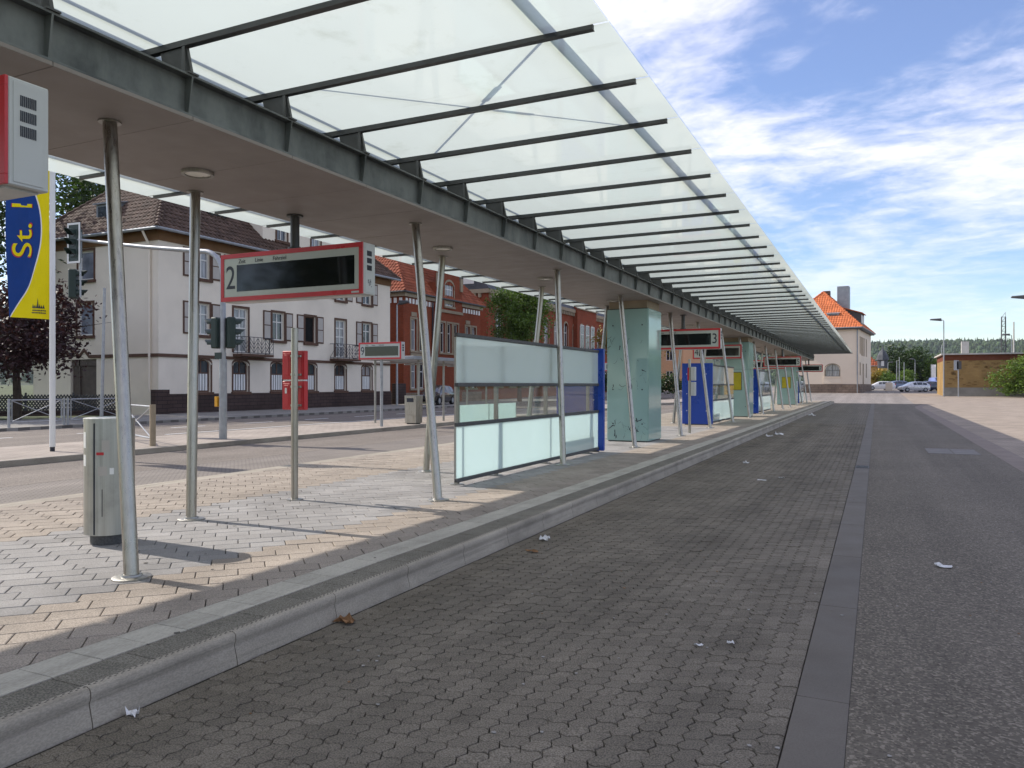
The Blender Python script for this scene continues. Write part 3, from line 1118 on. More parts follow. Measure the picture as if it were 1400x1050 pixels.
def display_sign(number, label, xa, xb, y, zb, num_left=True, hang=True, top=ZS, post=None, name='departure_display', wide=.42):
    Lg = xb - xa
    root = thing(name, label, 'display sign', ((xa + xb) / 2, y, zb), group='departure displays at the bus bays')
    hb = MB().box(xa, xb, y + .02, y + SD, zb, zb + SH)
    hs = hb.build('housing', m_signg, root, bevel=.006)
    for yy, dy in ((y, 1),):
        fr = MB()
        w = .055
        ya, yb = sorted((yy, yy + dy * .0195))
        fr.box(xa, xb, ya, yb, zb, zb + w)
        fr.box(xa, xb, ya, yb, zb + SH - w, zb + SH)
        fr.box(xa, xa + w, ya, yb, zb + w, zb + SH - w)
        fr.box(xb - w, xb, ya, yb, zb + w, zb + SH - w)
        fr.build('frame', m_red, root, bevel=.002)
        ya, yb = sorted((yy + dy * .008, yy + dy * .0198))
        MB().box(xa + w, xb - w, ya, yb, zb + w, zb + SH - w).build('face_panel', m_signf, root)
        # display window
        flip = (dy > 0) != num_left          # number at the right as seen from this side
        nx = xa + .165 if (num_left if dy > 0 else not num_left) else xb - .165
        left_pad, right_pad = (.27, .12)
        if not num_left:
            left_pad, right_pad = right_pad, left_pad
        dxa, dxb = (xa + left_pad, xb - right_pad)
        if dy < 0:
            dxa, dxb = xa + right_pad, xb - left_pad
        ya, yb = sorted((yy + dy * .0055, yy + dy * .0078))
        MB().box(dxa, dxb, ya, yb, zb + .12, zb + .12 + .335).build('display', m_blk, root)
        if dy > 0:
            nx = xa + .165 if num_left else xb - .165
            vs, fs = text_mesh(str(number) or '-', .42, .82)
            if number != '':
                MB().add([(nx + v.x, yy + .0065 - v.z, zb + .285 + v.y) for v in vs], fs).build('bay_number', m_ink, root)
            vs, fs = text_mesh('Zeit        Linie        Fahrziel', .07, 1.0)
            MB().add([(dxa + .42 + v.x, yy + .0065 - v.z, zb + .498 + v.y) for v in vs], fs).build('header_lettering', m_ink, root)
    for sx in (-1, 1):
        ex = xb if sx > 0 else xa
        MB().box(ex if sx > 0 else ex - .004, ex + .004 if sx > 0 else ex, y + .045, y + SD - .035, zb + .02, zb + SH - .02).build('end_cover', m_signg, root, bevel=.001)
        gx = ex + sx * .0045
        for k in range(3):
            gr = MB()
            zc_ = zb + SH - .12 - .085 * k
            for q in range(9):
                yq = y + .082 + .0105 * q
                gr.box(min(gx, gx + sx * .003), max(gx, gx + sx * .003), yq, yq + .0062, zc_ - .03, zc_ + .03)
            gr.build('vent_grille', m_ink, root)
    MB().box(xa + .05, xb - .05, y + .03, y + SD - .03, zb - .012, zb + .001).build('bottom_cover', m_signg, root)
    if number == 2:
        mk = MB()
        for a_, b_, c_, d_ in ((.10, .11, .13, .17), (.10, .135, .165, .172), (.12, .13, .10, .15), (.135, .165, .145, .155), (.15, .158, .11, .18), (.16, .175, .09, .098)):
            mk.box(xb + .0041, xb + .0052, y + a_, y + b_, zb + c_, zb + d_)
        mk.build('black_mark', m_ink, root)
        MB().box(xb - .16, xb - .05, y - .001, y - .0001, zb + .012, zb + .034).build('maker_label', m_signg, root)
    cx = (xa + xb) / 2
    if hang:
        h = MB().cyl((cx, y + SD / 2, zb + SH), (cx, y + SD / 2, top - .007), .055, n=16).build('hanger_tube', m_raft, root, smooth=True)
        MB().cyl((cx, y + SD / 2, top - .03), (cx, y + SD / 2, top - .0072), .1, n=16).build('hanger_flange', m_raft, h)
        MB().cyl((cx, y + SD / 2, zb + SH), (cx, y + SD / 2, zb + SH + .03), .085, n=16).build('hanger_flange', m_raft, h)
    if post:
        MB().cyl((cx, y + SD / 2, post), (cx, y + SD / 2, zb), .055, n=16).build('post', m_galv, root, smooth=True)
    return root


ZB = 2.66
display_sign('', 'departure display seen end-on with slotted grey end cover beside the first slanting column', -6.55, -4.33, 2.62, ZB + .05, True)
display_sign(2, 'red framed departure display numbered 2 hanging above the red timetable boxes', -7.6, -5.38, 7.3, ZB, True)
display_sign(3, 'red framed departure display numbered 3 hanging beyond the first green glass kiosk', -6.35, -4.12, 22.9, ZB, False)
display_sign(4, 'red framed departure display numbered 4 hanging beyond the blue board with the slim post', -7.35, -5.25, 34.2, ZB + .08, True)
display_sign(5, 'red framed departure display numbered 5 hanging in front of the last green kiosk', -6.1, -3.98, 48, ZB, False)
display_sign(6, 'red framed departure display numbered 6 half hidden behind display 5', -7.7, -5.5, 54, ZB, True)
display_sign(7, 'red framed departure display numbered 7 at the far end of the canopy', -6.1, -3.95, 67.5, ZB, False)

# ================================================================== PLATFORM FURNITURE
# twin red timetable boxes on a steel post
tp = thing('timetable_post', 'steel post with stacked red timetable boxes seen from behind under display 2', 'timetable post', (-6.5, 7.43, PZ))
MB().cyl((-6.5, 7.43, PZ), (-6.5, 7.43, PZ + 2.12), .043, n=18).build('post', m_steelm, tp, smooth=True)
MB().lathe([(.1, 0), (.1, .01), (.05, .014)], (-6.5, 7.43, PZ), 20).build('base_plate', m_steeld, tp)
for zb in (1.285, 1.665):
    b = MB()
    b.box(-6.79, -6.43, 7.53, 7.60, zb, zb + .36)
    bx_ = b.build('timetable_box', m_red, tp, bevel=.008)
    for x0_, x1_ in ((-6.77, -6.655), (-6.56, -6.45)):
        rm = MB()
        rm.box(x0_, x1_, 7.522, 7.5295, zb + .03, zb + .33)
        rm.box(x0_ + .02, x1_ - .02, 7.517, 7.5215, zb + .05, zb + .31)
        rm.build('ribbed_panel', m_red, bx_, bevel=.003)
    for zz_ in (zb + .06, zb + .29):
        c = MB()
        c.lathe([(.049, -.014), (.049, .014)], (-6.5, 7.43, zz_), 16)
        c.box(-6.6, -6.46, 7.475, 7.5165, zz_ - .012, zz_ + .012)
        c.build('clamp', m_steelm, bx_)
MB().box(-6.77, -6.45, 7.535, 7.59, 1.647, 1.663).build('spacer_bar', m_white, tp)
MB().box(-6.73, -6.70, 7.5135, 7.5168, 1.49, 1.56).build('sticker', m_white, tp)

M_BIN = m_steel('bin_steel', (.44, .44, .415), .36, 34.)
# slim steel bin with door seam and stickers
def waste_bin(x, y, label, r=.207, h=1.12):
    w = thing('waste_bin', label, 'waste bin', (0, 0, 0), local=True, group='round steel bins on the platform')
    w.location = (x, y, PZ)
    MB().lathe([(r - .05, 0), (r - .05, .10)], n=36).build('plinth_ring', m_drk, w, smooth=True)
    MB().lathe([(r, .09), (r, h - .03), (r + .004, h - .03), (r + .004, h), (r - .012, h + .006), (.12, h + .012), (.12, h)], n=48).build('body', M_BIN, w, smooth=True)
    a0 = math.atan2(-y, -x)              # side turned to the roadway
    q = a0 - .62
    mb = MB()
    for k in range(1):
        cx_, cy_ = math.cos(q) * (r + .0005), math.sin(q) * (r + .0005)
        tx, ty = -math.sin(q), math.cos(q)
        mb.hexa([(cx_ + tx * s * .006 + math.cos(q) * d, cy_ + ty * s * .006 + math.sin(q) * d, z) for z in (.1, h - .04) for s, d in ((-1, -.002), (1, -.002), (1, .003), (-1, .003))])
    mb.build('door_seam', m_ink, w)

    def patch(qa, qb, za, zb, mat, nm, d=.0012):
        m_ = MB()
        n = 5
        for k in range(n):
            q1, q2 = a0 + qa + (qb - qa) * k / n, a0 + qa + (qb - qa) * (k + 1) / n
            P = []
            for z in (za, zb):
                for qq, dd in ((q1, 0), (q2, 0), (q2, d), (q1, d)):
                    P.append((math.cos(qq) * (r + dd), math.sin(qq) * (r + dd), z))
            m_.hexa(P)
        m_.build(nm, mat, w)
    return w, patch


wb, pt = waste_bin(-6.27, 4.72, 'scuffed round steel bin with torn stickers behind the first slanting column')
pt(-.45, -.1, .62, .70, m_shut, 'torn_sticker')
pt(.0, .16, .63, .685, m_white, 'torn_sticker', .0016)
pt(-.52, -.22, .80, .825, m_red, 'red_tape')
pt(-.3, .0, .83, .93, m_shut, 'torn_sticker', .001)
pt(-1.35, -1.1, .70, .80, m_white, 'white_tape')
pt(-1.35, -1.1, .86, 1.0, m_white, 'white_tape')
pt(-.30, -.27, .26, .5, m_ink, 'scratch')
waste_bin(-6.1, 32.6, 'round steel bin in front of the kiosk with the yellow poster', .2, 1.05)[1](-.2, .2, .5, .62, m_shut, 'sticker')


def wind_screen(label, ya, yb, board_at, x=-5.3, posts=(.2, 1.45, 3.45, 5.7), group='glass wind screens with blue boards'):
    root = thing('wind_screen', label, 'wind screen', (x, (ya + yb) / 2, PZ), group=group)
    z = (.26, 1.04, 1.60, 2.30)
    for k, (mt, nm) in enumerate(((m_wmilk, 'milk_pane'), (m_wclear, 'clear_pane'), (m_wtop, 'tinted_pane'))):
        cuts = [ya, yb]
        for a, b in zip(cuts, cuts[1:]):
            p = MB().box(x - .006, x + .006, a + .012, b - .012, z[k] + .028, z[k + 1] - .028)
            p.build(nm, mt, root)
    for k, zz_ in enumerate(z):
        hh = .027
        MB().box(x - .03, x + .03, ya, yb, zz_ - hh, zz_ + hh).build('rail', m_drk, root, bevel=.006)
    for p in posts:
        yy = ya + p
        if yy > yb - .1:
            continue
        q = MB().box(x - .13, x - .07, yy - .025, yy + .025, PZ, 2.28).build('post', m_steeld, root)
        MB().lathe([(.1, 0), (.1, .012), (.05, .016)], (x - .1, yy, PZ), 18).build('base_plate', m_steeld, q)
        for zz_ in z:
            MB().box(x - .072, x - .0295, yy - .02, yy + .02, zz_ - .02, zz_ + .02).build('bracket', m_steeld, q)
    # blue end board
    by = yb + .02 if board_at == 'far' else ya - .09
    bd = MB().box(x - .95, x + .12, by, by + .085, PZ + .03, PZ + 2.18).build('end_board', m_bluep, root, bevel=.01)
    for bz in (.5, 1.1, 1.8):
        for bx_ in (-.78, -.1):
            MB().cyl((x + bx_, by - .004, PZ + bz), (x + bx_, by + .001, PZ + bz), .016, n=10).build('bolt', m_white, bd)
    MB().box(x - .85, x + .0, by + .005, by + .065, PZ, PZ + .031).build('board_foot', m_drk, root)
    # perch bench on the waiting side
    yc0, yc1 = (yb - 1.9, yb - .25) if board_at == 'far' else (ya + .25, ya + 1.9)
    bn = MB().box(x - .48, x - .16, yc0, yc1, PZ + .42, PZ + .47).build('seat', m_drk, root, bevel=.01)
    for yy in (yc0 + .15, yc1 - .15):
        MB().box(x - .36, x - .3, yy - .03, yy + .03, PZ, PZ + .4195).build('seat_leg', m_drk, bn)
    return root


wind_screen('glass wind screen in three bands between the second slanting column and the first green kiosk', 9.35, 15.4, 'far')
wind_screen('glass wind screen behind the wide blue board with a slim post in front', 27.4, 32.4, 'near', posts=(.6, 2.4, 4.3))
wind_screen('glass wind screen with blue end board beyond the kiosk with the yellow poster', 39.0, 44.6, 'near', posts=(.6, 2.4, 4.3))
wind_screen('glass wind screen with dark blue board at the far canopy end', 60.9, 66, 'near', posts=(.6, 2.4, 4.3))
# low milk-glass screen on the far side of the platform
ls = thing('low_glass_screen', 'low white milk-glass screen seen through the clear band of the wind screen', 'glass screen', (-7.3, 14, PZ))
for a, b in ((13.0, 14.25), (14.28, 15.6)):
    MB().box(-7.306, -7.294, a, b, .32, 1.2).build('milk_pane', m_wmilk, ls)
for a in (13.0, 14.265, 15.6):
    MB().box(-7.35, -7.31, a - .02, a + .02, PZ, 1.22).build('post', m_steeld, ls)


def kiosk(label, x0_, x1_, ya, yb, poster=False, marks=0):
    root = thing('service_kiosk', label, 'kiosk', ((x0_ + x1_) / 2, ya, PZ), group='green glass clad service kiosks')
    MB().box(x0_ + .03, x1_ - .03, ya + .03, yb - .03, PZ, 3.5).build('core', m_drk, root)
    MB().box(x0_ + .05, x1_ - .05, ya + .05, yb - .05, 3.5, ZS - .0065).build('collar', m_stonetrim, root)
    g_ = .02
    zj = PZ + .03
    for (za, zb) in ((PZ + .03, 2.28), (2.29, 3.48)) if poster else ((PZ + .03, 3.48),):
        MB().box(x0_ + g_, x1_ - g_, ya, ya + .028, za, zb).build('cladding_panel', m_kglass, root, bevel=.003)
        MB().box(x0_ + g_, x1_ - g_, yb - .028, yb, za, zb).build('cladding_panel', m_kglass, root, bevel=.003)
        MB().box(x1_ - .028, x1_, ya + g_, yb - g_, za, zb).build('cladding_panel', m_kglass, root, bevel=.003)
        MB().box(x0_, x0_ + .028, ya + g_, yb - g_, za, zb).build('cladding_panel', m_kglass, root, bevel=.003)
    for bx_ in (.16, (x1_ - x0_) - .16):
        for bz in (.45, 1.3, 2.9):
            MB().cyl((x0_ + bx_, ya - .006, PZ + bz), (x0_ + bx_, ya + .001, PZ + bz), .018, n=10).build('bolt', m_ink, root)
    if poster:
        MB().box(x0_ + .33, x0_ + .93, ya - .014, ya - .0005, 1.36, 2.16).build('poster_frame', m_ink, root)
        MB().box(x0_ + .35, x0_ + .91, ya - .018, ya - .0145, 1.38, 2.14).build('poster', m_ply, root)
    if marks:
        rng = random.Random(5)
        sc = MB()
        # scrawled paint and drips on the glass
        for k in range(marks):
            x = x0_ + rng.uniform(.1, .95)
            z = rng.choice((rng.uniform(.3, .8), rng.uniform(1.5, 2.9)))
            pts_ = [Vector((x, ya - .0015, z))]
            ang = rng.uniform(-2.2, -.8)
            for q in range(rng.randint(1, 4)):
                ang += rng.gauss(0, .5)
                p_ = pts_[-1] + Vector((math.cos(ang), 0, math.sin(ang))) * rng.uniform(.02, .07)
                p_.x = min(max(p_.x, x0_ + .03), x1_ - .03)
                p_.z = min(max(p_.z, PZ + .05), 3.4)
                pts_.append(p_)
            wv = rng.choice((.002, .004, .009))
            sc.tube(pts_, [wv * rng.uniform(.5, 1.6) for _ in pts_], 4)
        for v in range(len(sc.v)):
            x_, y_, z_ = sc.v[v]
            sc.v[v] = (x_, ya - .002 + (y_ - ya) * .12, z_)
        tag(sc.build('paint_scrawl', m_ink, root), 'dark scratched paint scrawl on the glass')
    return root


kiosk('green glass clad kiosk with dark paint scrawls beside the wind screen', -6.13, -5.06, 18.5, 19.75, marks=60)
kiosk('green glass kiosk with yellow poster behind the round steel bin', -6.3, -5.05, 35.0, 36.3, poster=True)
kiosk('green glass kiosk with yellow poster near the far canopy end', -6.4, -5.1, 57.6, 59, poster=True)

# slim post with small grey timetable plates in front of the blue board
sp = thing('stop_post', 'slim steel post with two small grey plates in front of the blue board', 'stop post', (-4.95, 22.6, PZ))
MB().cyl((-4.95, 22.6, PZ), (-4.95, 22.6, 2.35), .04, n=14).build('post', m_steelm, sp, smooth=True)
for zb in (1.28, 1.72):
    MB().box(-4.9, -4.78, 22.5, 22.72, zb, zb + .4).build('plate', m_signg, sp, bevel=.006)
MB().box(-5.0, -4.955, 22.55, 22.7, 1.72, 2.1).build('red_plate', m_red, sp, bevel=.004)

# ------------------------------------------------------------------ litter
def litter(name, label, px, py, size, mat, seed, flat=.5, z=0.006, cat='litter', ang=0):
    p = gp(px, py, 0)
    p.x = max(p.x, KX + .02 + size * .5) if p.x < -2.9 else p.x
    rng = random.Random(seed)
    mb = MB()
    n = 5
    P = []
    for j in range(n):
        for i in range(n):
            u, v = i / (n - 1) - .5, j / (n - 1) - .5
            w_ = size * (1 + rng.uniform(-.22, .22))
            x, y = u * w_, v * w_ * .55 + rng.gauss(0, size * .03)
            P.append((x * math.cos(ang) - y * math.sin(ang), x * math.sin(ang) + y * math.cos(ang), abs(rng.gauss(0, size * flat * .35)) + .002))
    fs = [(j * n + i, j * n + i + 1, (j + 1) * n + i + 1, (j + 1) * n + i) for j in range(n - 1) for i in range(n - 1)]
    k = n * n
    mb.add(P + [(x, y, z_ - .0015) for x, y, z_ in P], fs + [tuple(a + k for a in f[::-1]) for f in fs])
    o = mb.build(name, mat)
    o.location = (p.x, p.y, z)
    return tag(o, label, cat)


m_paper = M('litter_paper', (.66, .65, .66), .8, var=.08, scale=30)
m_card = M('litter_card', (.22, .12, .06), .85, var=.3, scale=30)
litter('paper_scrap', 'crumpled silvery wrapper lying at the foot of the kerb', 163, 974, .075, m_paper, 1, .6)
litter('crumpled_bag', 'crumpled brown paper bag lying against the kerb', 472, 852, .13, m_card, 2, .55)
litter('paper_scrap', 'white crumpled tissue on the setts beside the brown packet', 744, 739, .10, m_paper, 3, .6)
litter('paper_packet', 'flat brown packet on the setts beside a white tissue', 728, 755, .12, m_card, 4, .25)
litter('paper_scrap', 'small white scrap on the setts near the gutter slabs', 955, 884, .045, m_paper, 5, .4)
litter('paper_scrap', 'tiny white scrap beside another scrap near the gutter slabs', 999, 881, .04, m_paper, 6, .4)
litter('paper_scrap', 'white paper scrap lying alone on the asphalt lane', 1290, 776, .12, m_paper, 7, .3)
litter('paper_scrap', 'white crumpled paper on the setts beside the first glass kiosk', 1020, 634, .12, m_paper, 8, .5)
litter('paper_scrap', 'flat pale scrap in the middle of the bus bay setts', 1041, 657, .14, m_paper, 9, .15)
litter('paper_scrap', 'small white scrap on the setts short of the far wind screen', 1069, 654, .09, m_paper, 10, .3)
litter('paper_scrap', 'white scrap on the setts nearest the kerb beside the wide blue board', 1052, 597, .22, m_paper, 11, .5)
litter('paper_scrap', 'white scrap beside another scrap near the kerb far along the bay', 1065, 595, .26, m_paper, 12, .5)
litter('paper_scrap', 'white scrap on the setts close to the platform end', 1110, 569, .35, m_paper, 13, .5)
# chewing gum and crumbs: nobody could count them
gmb = MB()
rng = random.Random(3)
for k in range(230):
    x = rng.uniform(-3.0, 2.2)
    y = 1.8 + 16 * rng.random() ** 1.6
    r = rng.uniform(.004, .012)
    n = 7
    pts_ = [(x + r * rng.uniform(.6, 1.2) * math.cos(6.283 * i / n), y + r * rng.uniform(.6, 1.2) * math.sin(6.283 * i / n), .0055) for i in range(n)]
    gmb.prism(pts_, (0, 0, .0025), 0 if rng.random() < .8 else 1)
for k in range(140):
    x = rng.uniform(-8.8, -3.5)
    y = 2.2 + 16 * rng.random() ** 1.4
    r = rng.uniform(.008, .018)
    n = 7
    pts_ = [(x + r * rng.uniform(.7, 1.2) * math.cos(6.283 * i / n), y + r * rng.uniform(.7, 1.2) * math.sin(6.283 * i / n), PZ + .0015) for i in range(n)]
    gmb.prism(pts_, (0, 0, .002), 2)
tag(gmb.build('gum_spots', [M('gum', (.30, .285, .27), .8), m_card, M('trodden_gum', (.11, .1, .09), .8)]), 'pale chewing gum spots and crumbs scattered on the bay', kind='stuff')

# ================================================================== BUILDINGS
def bar(mb, o, u, n, ua, ub, za, zb, d0, d1, m=0):
    """box on a wall: along the wall ua..ub, height za..zb, from d0 to d1 outwards"""
    P = []
    for z in (za, zb):
        for a, d in ((ua, d0), (ub, d0), (ub, d1), (ua, d1)):
            P.append((o[0] + u[0] * a + n[0] * d, o[1] + u[1] * a + n[1] * d, z))
    mb.hexa(P, m)


def facade(mb, o, u, n, W, z0, z1, ops, depth=.2, m=0):
    """wall skin with real openings; ops: (ua, ub, za, zb, arch_rise)"""
    def P(a, z, d=0.):
        return (o[0] + u[0] * a + n[0] * d, o[1] + u[1] * a + n[1] * d, z)
    us = sorted({0, W} | {q for p in ops for q in p[:2]})
    zs = sorted({z0, z1} | {q for p in ops for q in p[2:4]})
    for a, b in zip(us, us[1:]):
        for c, d in zip(zs, zs[1:]):
            mu, mz = (a + b) / 2, (c + d) / 2
            if any(p[0] < mu < p[1] and p[2] < mz < p[3] for p in ops):
                continue
            mb.quad(P(a, c), P(b, c), P(b, d), P(a, d), m)
    for p in ops:
        a, b, c, d = p[:4]
        r = p[4] if len(p) > 4 else 0
        mb.quad(P(a, c), P(a, c, -depth), P(a, d, -depth), P(a, d), m)
        mb.quad(P(b, c), P(b, d), P(b, d, -depth), P(b, c, -depth), m)
        mb.quad(P(a, c), P(b, c), P(b, c, -depth), P(a, c, -depth), m)
        mb.quad(P(a, d), P(a, d, -depth), P(b, d, -depth), P(b, d), m)
        if r:
            N_ = 8
            pr_ = [(a + (b - a) * (1 - math.cos(math.pi * k / N_)) / 2, d - r * (1 - math.sin(math.pi * k / N_)) - .002) for k in range(N_ + 1)]
            for (xa, za), (xb, zb) in zip(pr_, pr_[1:]):
                mb.quad(P(xa, za, .0), P(xb, zb, .0), P(xb, d, 0), P(xa, d, 0), m)
                mb.quad(P(xa, za, .0), P(xa, za, -depth), P(xb, zb, -depth), P(xb, zb), m)


WR = random.Random(77)
m_curt = M('net_curtain_behind_glass', (.24, .245, .26), .07, var=.45, scale=1.6, spec=.8, stretch=(6, 6, .6))


def window(root, o, u, n, ua, ub, za, zb, rec=.14, fw=.07, nv=1, tr=(), fm=None, gm_=None, sill=None, surround=None, rise_=0, sw=.12, lower=None):
    """frame (part) with its glass, surround and sill as sub-parts"""
    fm = fm or m_wframe
    f = MB()
    e = .002
    for a, b, c, d in ((ua + e, ua + fw, za + e, zb - e), (ub - fw, ub - e, za + e, zb - e), (ua + fw, ub - fw, za + e, za + fw), (ua + fw, ub - fw, zb - fw, zb - e)):
        bar(f, o, u, n, a, b, c, d, -rec - .06, -rec)
    for k in range(1, nv + 1):
        q = ua + (ub - ua) * k / (nv + 1)
        bar(f, o, u, n, q - fw * .45, q + fw * .45, za + fw, zb - fw, -rec - .055, -rec + .004)
    for t_ in tr:
        q = za + (zb - za) * t_
        bar(f, o, u, n, ua + fw, ub - fw, q - fw * .4, q + fw * .4, -rec - .05, -rec + .008)
    w = f.build('window', fm, root)
    g_ = MB()
    bar(g_, o, u, n, ua + fw * .6, ub - fw * .6, za + fw * .6, zb - fw * .6, -rec - .04, -rec - .025)
    if gm_ is m_pane and WR.random() < .38:
        gm_ = m_curt
    g_.build('pane', gm_ or m_pane, w)
    if surround:
        s_ = MB()
        if rise_:
            N_ = 8
            bar(s_, o, u, n, ua - sw, ua - e, za, zb - rise_, -.05, .03)
            bar(s_, o, u, n, ub + e, ub + sw, za, zb - rise_, -.05, .03)
            pr_ = [(ua - sw + (ub - ua + 2 * sw) * (1 - math.cos(math.pi * k / N_)) / 2, zb - rise_ * (1 - math.sin(math.pi * k / N_))) for k in range(N_ + 1)]
            for (xa, z_a), (xb, z_b) in zip(pr_, pr_[1:]):
                P = []
                for zo in (0, sw * 1.3):
                    for x_, z_, d_ in ((xa, z_a, -.05), (xb, z_b, -.05), (xb, z_b, .032), (xa, z_a, .032)):
                        P.append((o[0] + u[0] * x_ + n[0] * d_, o[1] + u[1] * x_ + n[1] * d_, z_ + zo))
                s_.hexa(P)
        else:
            bar(s_, o, u, n, ua - sw, ua - e, za, zb + sw, -.05, .035)
            bar(s_, o, u, n, ub + e, ub + sw, za, zb + sw, -.05, .035)
            bar(s_, o, u, n, ua - e, ub + e, zb + e, zb + sw, -.05, .035)
        s_.build('surround', surround, w)
    if sill:
        s_ = MB()
        bar(s_, o, u, n, ua - sw - .05, ub + sw + .05, za - .16, za - e, -.08, .12)
        s_.build('sill', sill, w)
    if lower:
        l_ = MB()
        k = 5
        for q in range(k):
            a = ua + fw + (ub - ua - 2 * fw) * (q + .18) / k
            b = ua + fw + (ub - ua - 2 * fw) * (q + .82) / k
            bar(l_, o, u, n, a, b, za + fw, za + (zb - za) * .56, -rec - .02, -rec + .012)
        l_.build('louvre_slats', lower, w)
    return w


def shutter(root, o, u, n, ua, ub, za, zb):
    s_ = MB()
    bar(s_, o, u, n, ua, ub, za, zb, .004, .045)
    b_ = s_.build('shutter', m_brown, root)
    p_ = MB()
    mz = (za + zb) / 2
    bar(p_, o, u, n, ua + .08, ub - .08, za + .09, mz - .03, .0455, .056)
    bar(p_, o, u, n, ua + .08, ub - .08, mz + .03, zb - .09, .0455, .056)
    p_.build('shutter_panel', m_shut, b_)


def tiles(root, A, B, C, D, mat, tw=.30, th=.36, name='roof_tiles', thick=.05):
    """pantiles over the quad A,B (eave left, right) C,D (ridge right, left)"""
    A, B, C, D = map(Vector, (A, B, C, D))
    nr = (B - A).cross(D - A).normalized()
    H = ((C + D) / 2 - (A + B) / 2).length
    rows = max(2, int(H / th))
    mb = MB()
    for r in range(rows):
        t0, t1 = r / rows, min(1, (r + 1.12) / rows)
        La, Lb = A.lerp(D, t0), B.lerp(C, t0)
        Ua, Ub = A.lerp(D, t1), B.lerp(C, t1)
        W = (Lb - La).length
        n = int(round(W / tw))
        if n < 1:
            continue
        ud = (B - A).normalized()
        sl = (D - A) - ud * (D - A).dot(ud)
        sl = sl / sl.length
        hh = H / rows * 1.12
        for k in range(n):
            p = La + ud * (W * k / n)
            w = W / n
            if not (0 <= (p - La).length <= W):
                continue
            lo = []
            hi = []
            for x, z in ((0, .0), (.25, .045), (.55, .045), (.8, .01), (1.02, .0)):
                lo.append(p + ud * (w * x) + nr * (z + thick))
                hi.append(p + ud * (w * x) + sl * hh + nr * (z + .012))
            base = [q - nr * thick for q in lo]
            vs = lo + hi + base
            m5 = 5
            fs = [(i, i + 1, m5 + i + 1, m5 + i) for i in range(4)] + [(2 * m5 + i, 2 * m5 + i + 1, i + 1, i) for i in range(4)]
            mb.add(vs, fs)
    o = mb.build(name, mat, root)
    tag(o, kind='stuff')
    return o


def hip_roof(root, x0_, x1_, ya, yb, ze, pitch, ov, mat_t, mat_under, faces=('s', 'e'), tw=.3, th=.36, gut=None):
    """solid hip roof body with tiled faces towards -y ('s') and +x ('e')"""
    X0, X1, Y0, Y1 = x0_ - ov, x1_ + ov, ya - ov, yb + ov
    hw = min(X1 - X0, Y1 - Y0) / 2
    zr = ze + hw * math.tan(pitch)
    if X1 - X0 <= Y1 - Y0:
        Ra, Rb = (X0 + hw, Y0 + hw, zr), (X0 + hw, Y1 - hw, zr)
    else:
        Ra, Rb = (X0 + hw, Y0 + hw, zr), (X1 - hw, Y0 + hw, zr)
    a, b, c, d = (X0, Y0, ze), (X1, Y0, ze), (X1, Y1, ze), (X0, Y1, ze)
    mb = MB()
    if X1 - X0 <= Y1 - Y0:
        vs = [a, b, c, d, Ra, Rb]
        mb.add(vs, [(0, 1, 4), (1, 2, 5, 4), (2, 3, 5), (3, 0, 4, 5), (3, 2, 1, 0)])
        S = (a, b, Ra, Ra)
        E_ = (b, c, Rb, Ra)
        Wf = (d, a, Ra, Rb)
    else:
        vs = [a, b, c, d, Ra, Rb]
        mb.add(vs, [(0, 1, 5, 4), (1, 2, 5), (2, 3, 4, 5), (3, 0, 4), (3, 2, 1, 0)])
        S = (a, b, Rb, Ra)
        E_ = (b, c, Rb, Rb)
        Wf = (d, a, Ra, Ra)
    rf_ = mb.build('roof', mat_under, root)
    if 's' in faces:
        tiles(rf_, *S, mat_t, tw, th)
    if 'e' in faces:
        tiles(rf_, *E_, mat_t, tw, th)
    # hip and ridge caps
    caps = MB()
    segs = [(b, Rb if X1 - X0 > Y1 - Y0 else Ra), (a, Ra), (c, Rb), (Ra, Rb)]
    for p, q in segs:
        p, q = Vector(p), Vector(q)
        k = max(2, int((q - p).length / .38))
        for i in range(k):
            s0, s1 = p.lerp(q, i / k), p.lerp(q, (i + 1.1) / k)
            caps.cyl(s0 + Vector((0, 0, .06)), s1 + Vector((0, 0, .03)), .13, .10, 8)
    tag(caps.build('ridge_tiles', mat_t, rf_), kind='stuff')
    gt = MB()
    for p, q in ((a, b), (b, c)):
        gt.tube([Vector(p) + Vector((0, 0, -.02)), Vector(q) + Vector((0, 0, -.02))], .085, 8)
    gt.build('gutter', gut or m_zinc, rf_)
    return rf_, zr


# ---------------------------------------------------------------- white corner house
GZ = .11
XH0, XH1, YH0, YH1 = -43.0, -33.0, 27.6, 48.2
wh = thing('corner_house', 'white plastered corner house with brown shutters and brown tiled hip roof', 'house', (-38, 27, GZ))
oE, uE, nE = (XH1, YH0), (0, 1), (1, 0)           # long street front
oS, uS, nS = (XH0, YH0), (1, 0), (0, -1)          # side towards the crossing
bays = [30.4, 33.2, 36.25, 39.2, 42.3, 45.3]
opE = []
for yb_ in bays:
    q = yb_ - YH0
    opE.append((q - .58, q + .58, 1.2, 2.98, .28))
for yb_ in bays:
    q = yb_ - YH0
    if yb_ in (33.2, 42.3):
        opE.append((q - .55, q + .55, 3.45, 6.0))
    else:
        opE.append((q - .5, q + .5, 4.3, 6.0))
    opE.append((q - .5, q + .5, 7.35, 8.9))
opS = [(3.85, 5.1, 7.25, 8.83), (3.78, 5.03, 4.25, 6.0), (3.2, 5.3, .12, 2.97)]
w_ = MB()
facade(w_, oE, uE, nE, YH1 - YH0, GZ - .1, 9.5, opE, .22)
facade(w_, oS, uS, nS, 10.0, GZ - .1, 9.5, opS, .22)
w_.quad((XH0, YH1, GZ), (XH0, YH0, GZ), (XH0, YH0, 9.5), (XH0, YH1, 9.5))
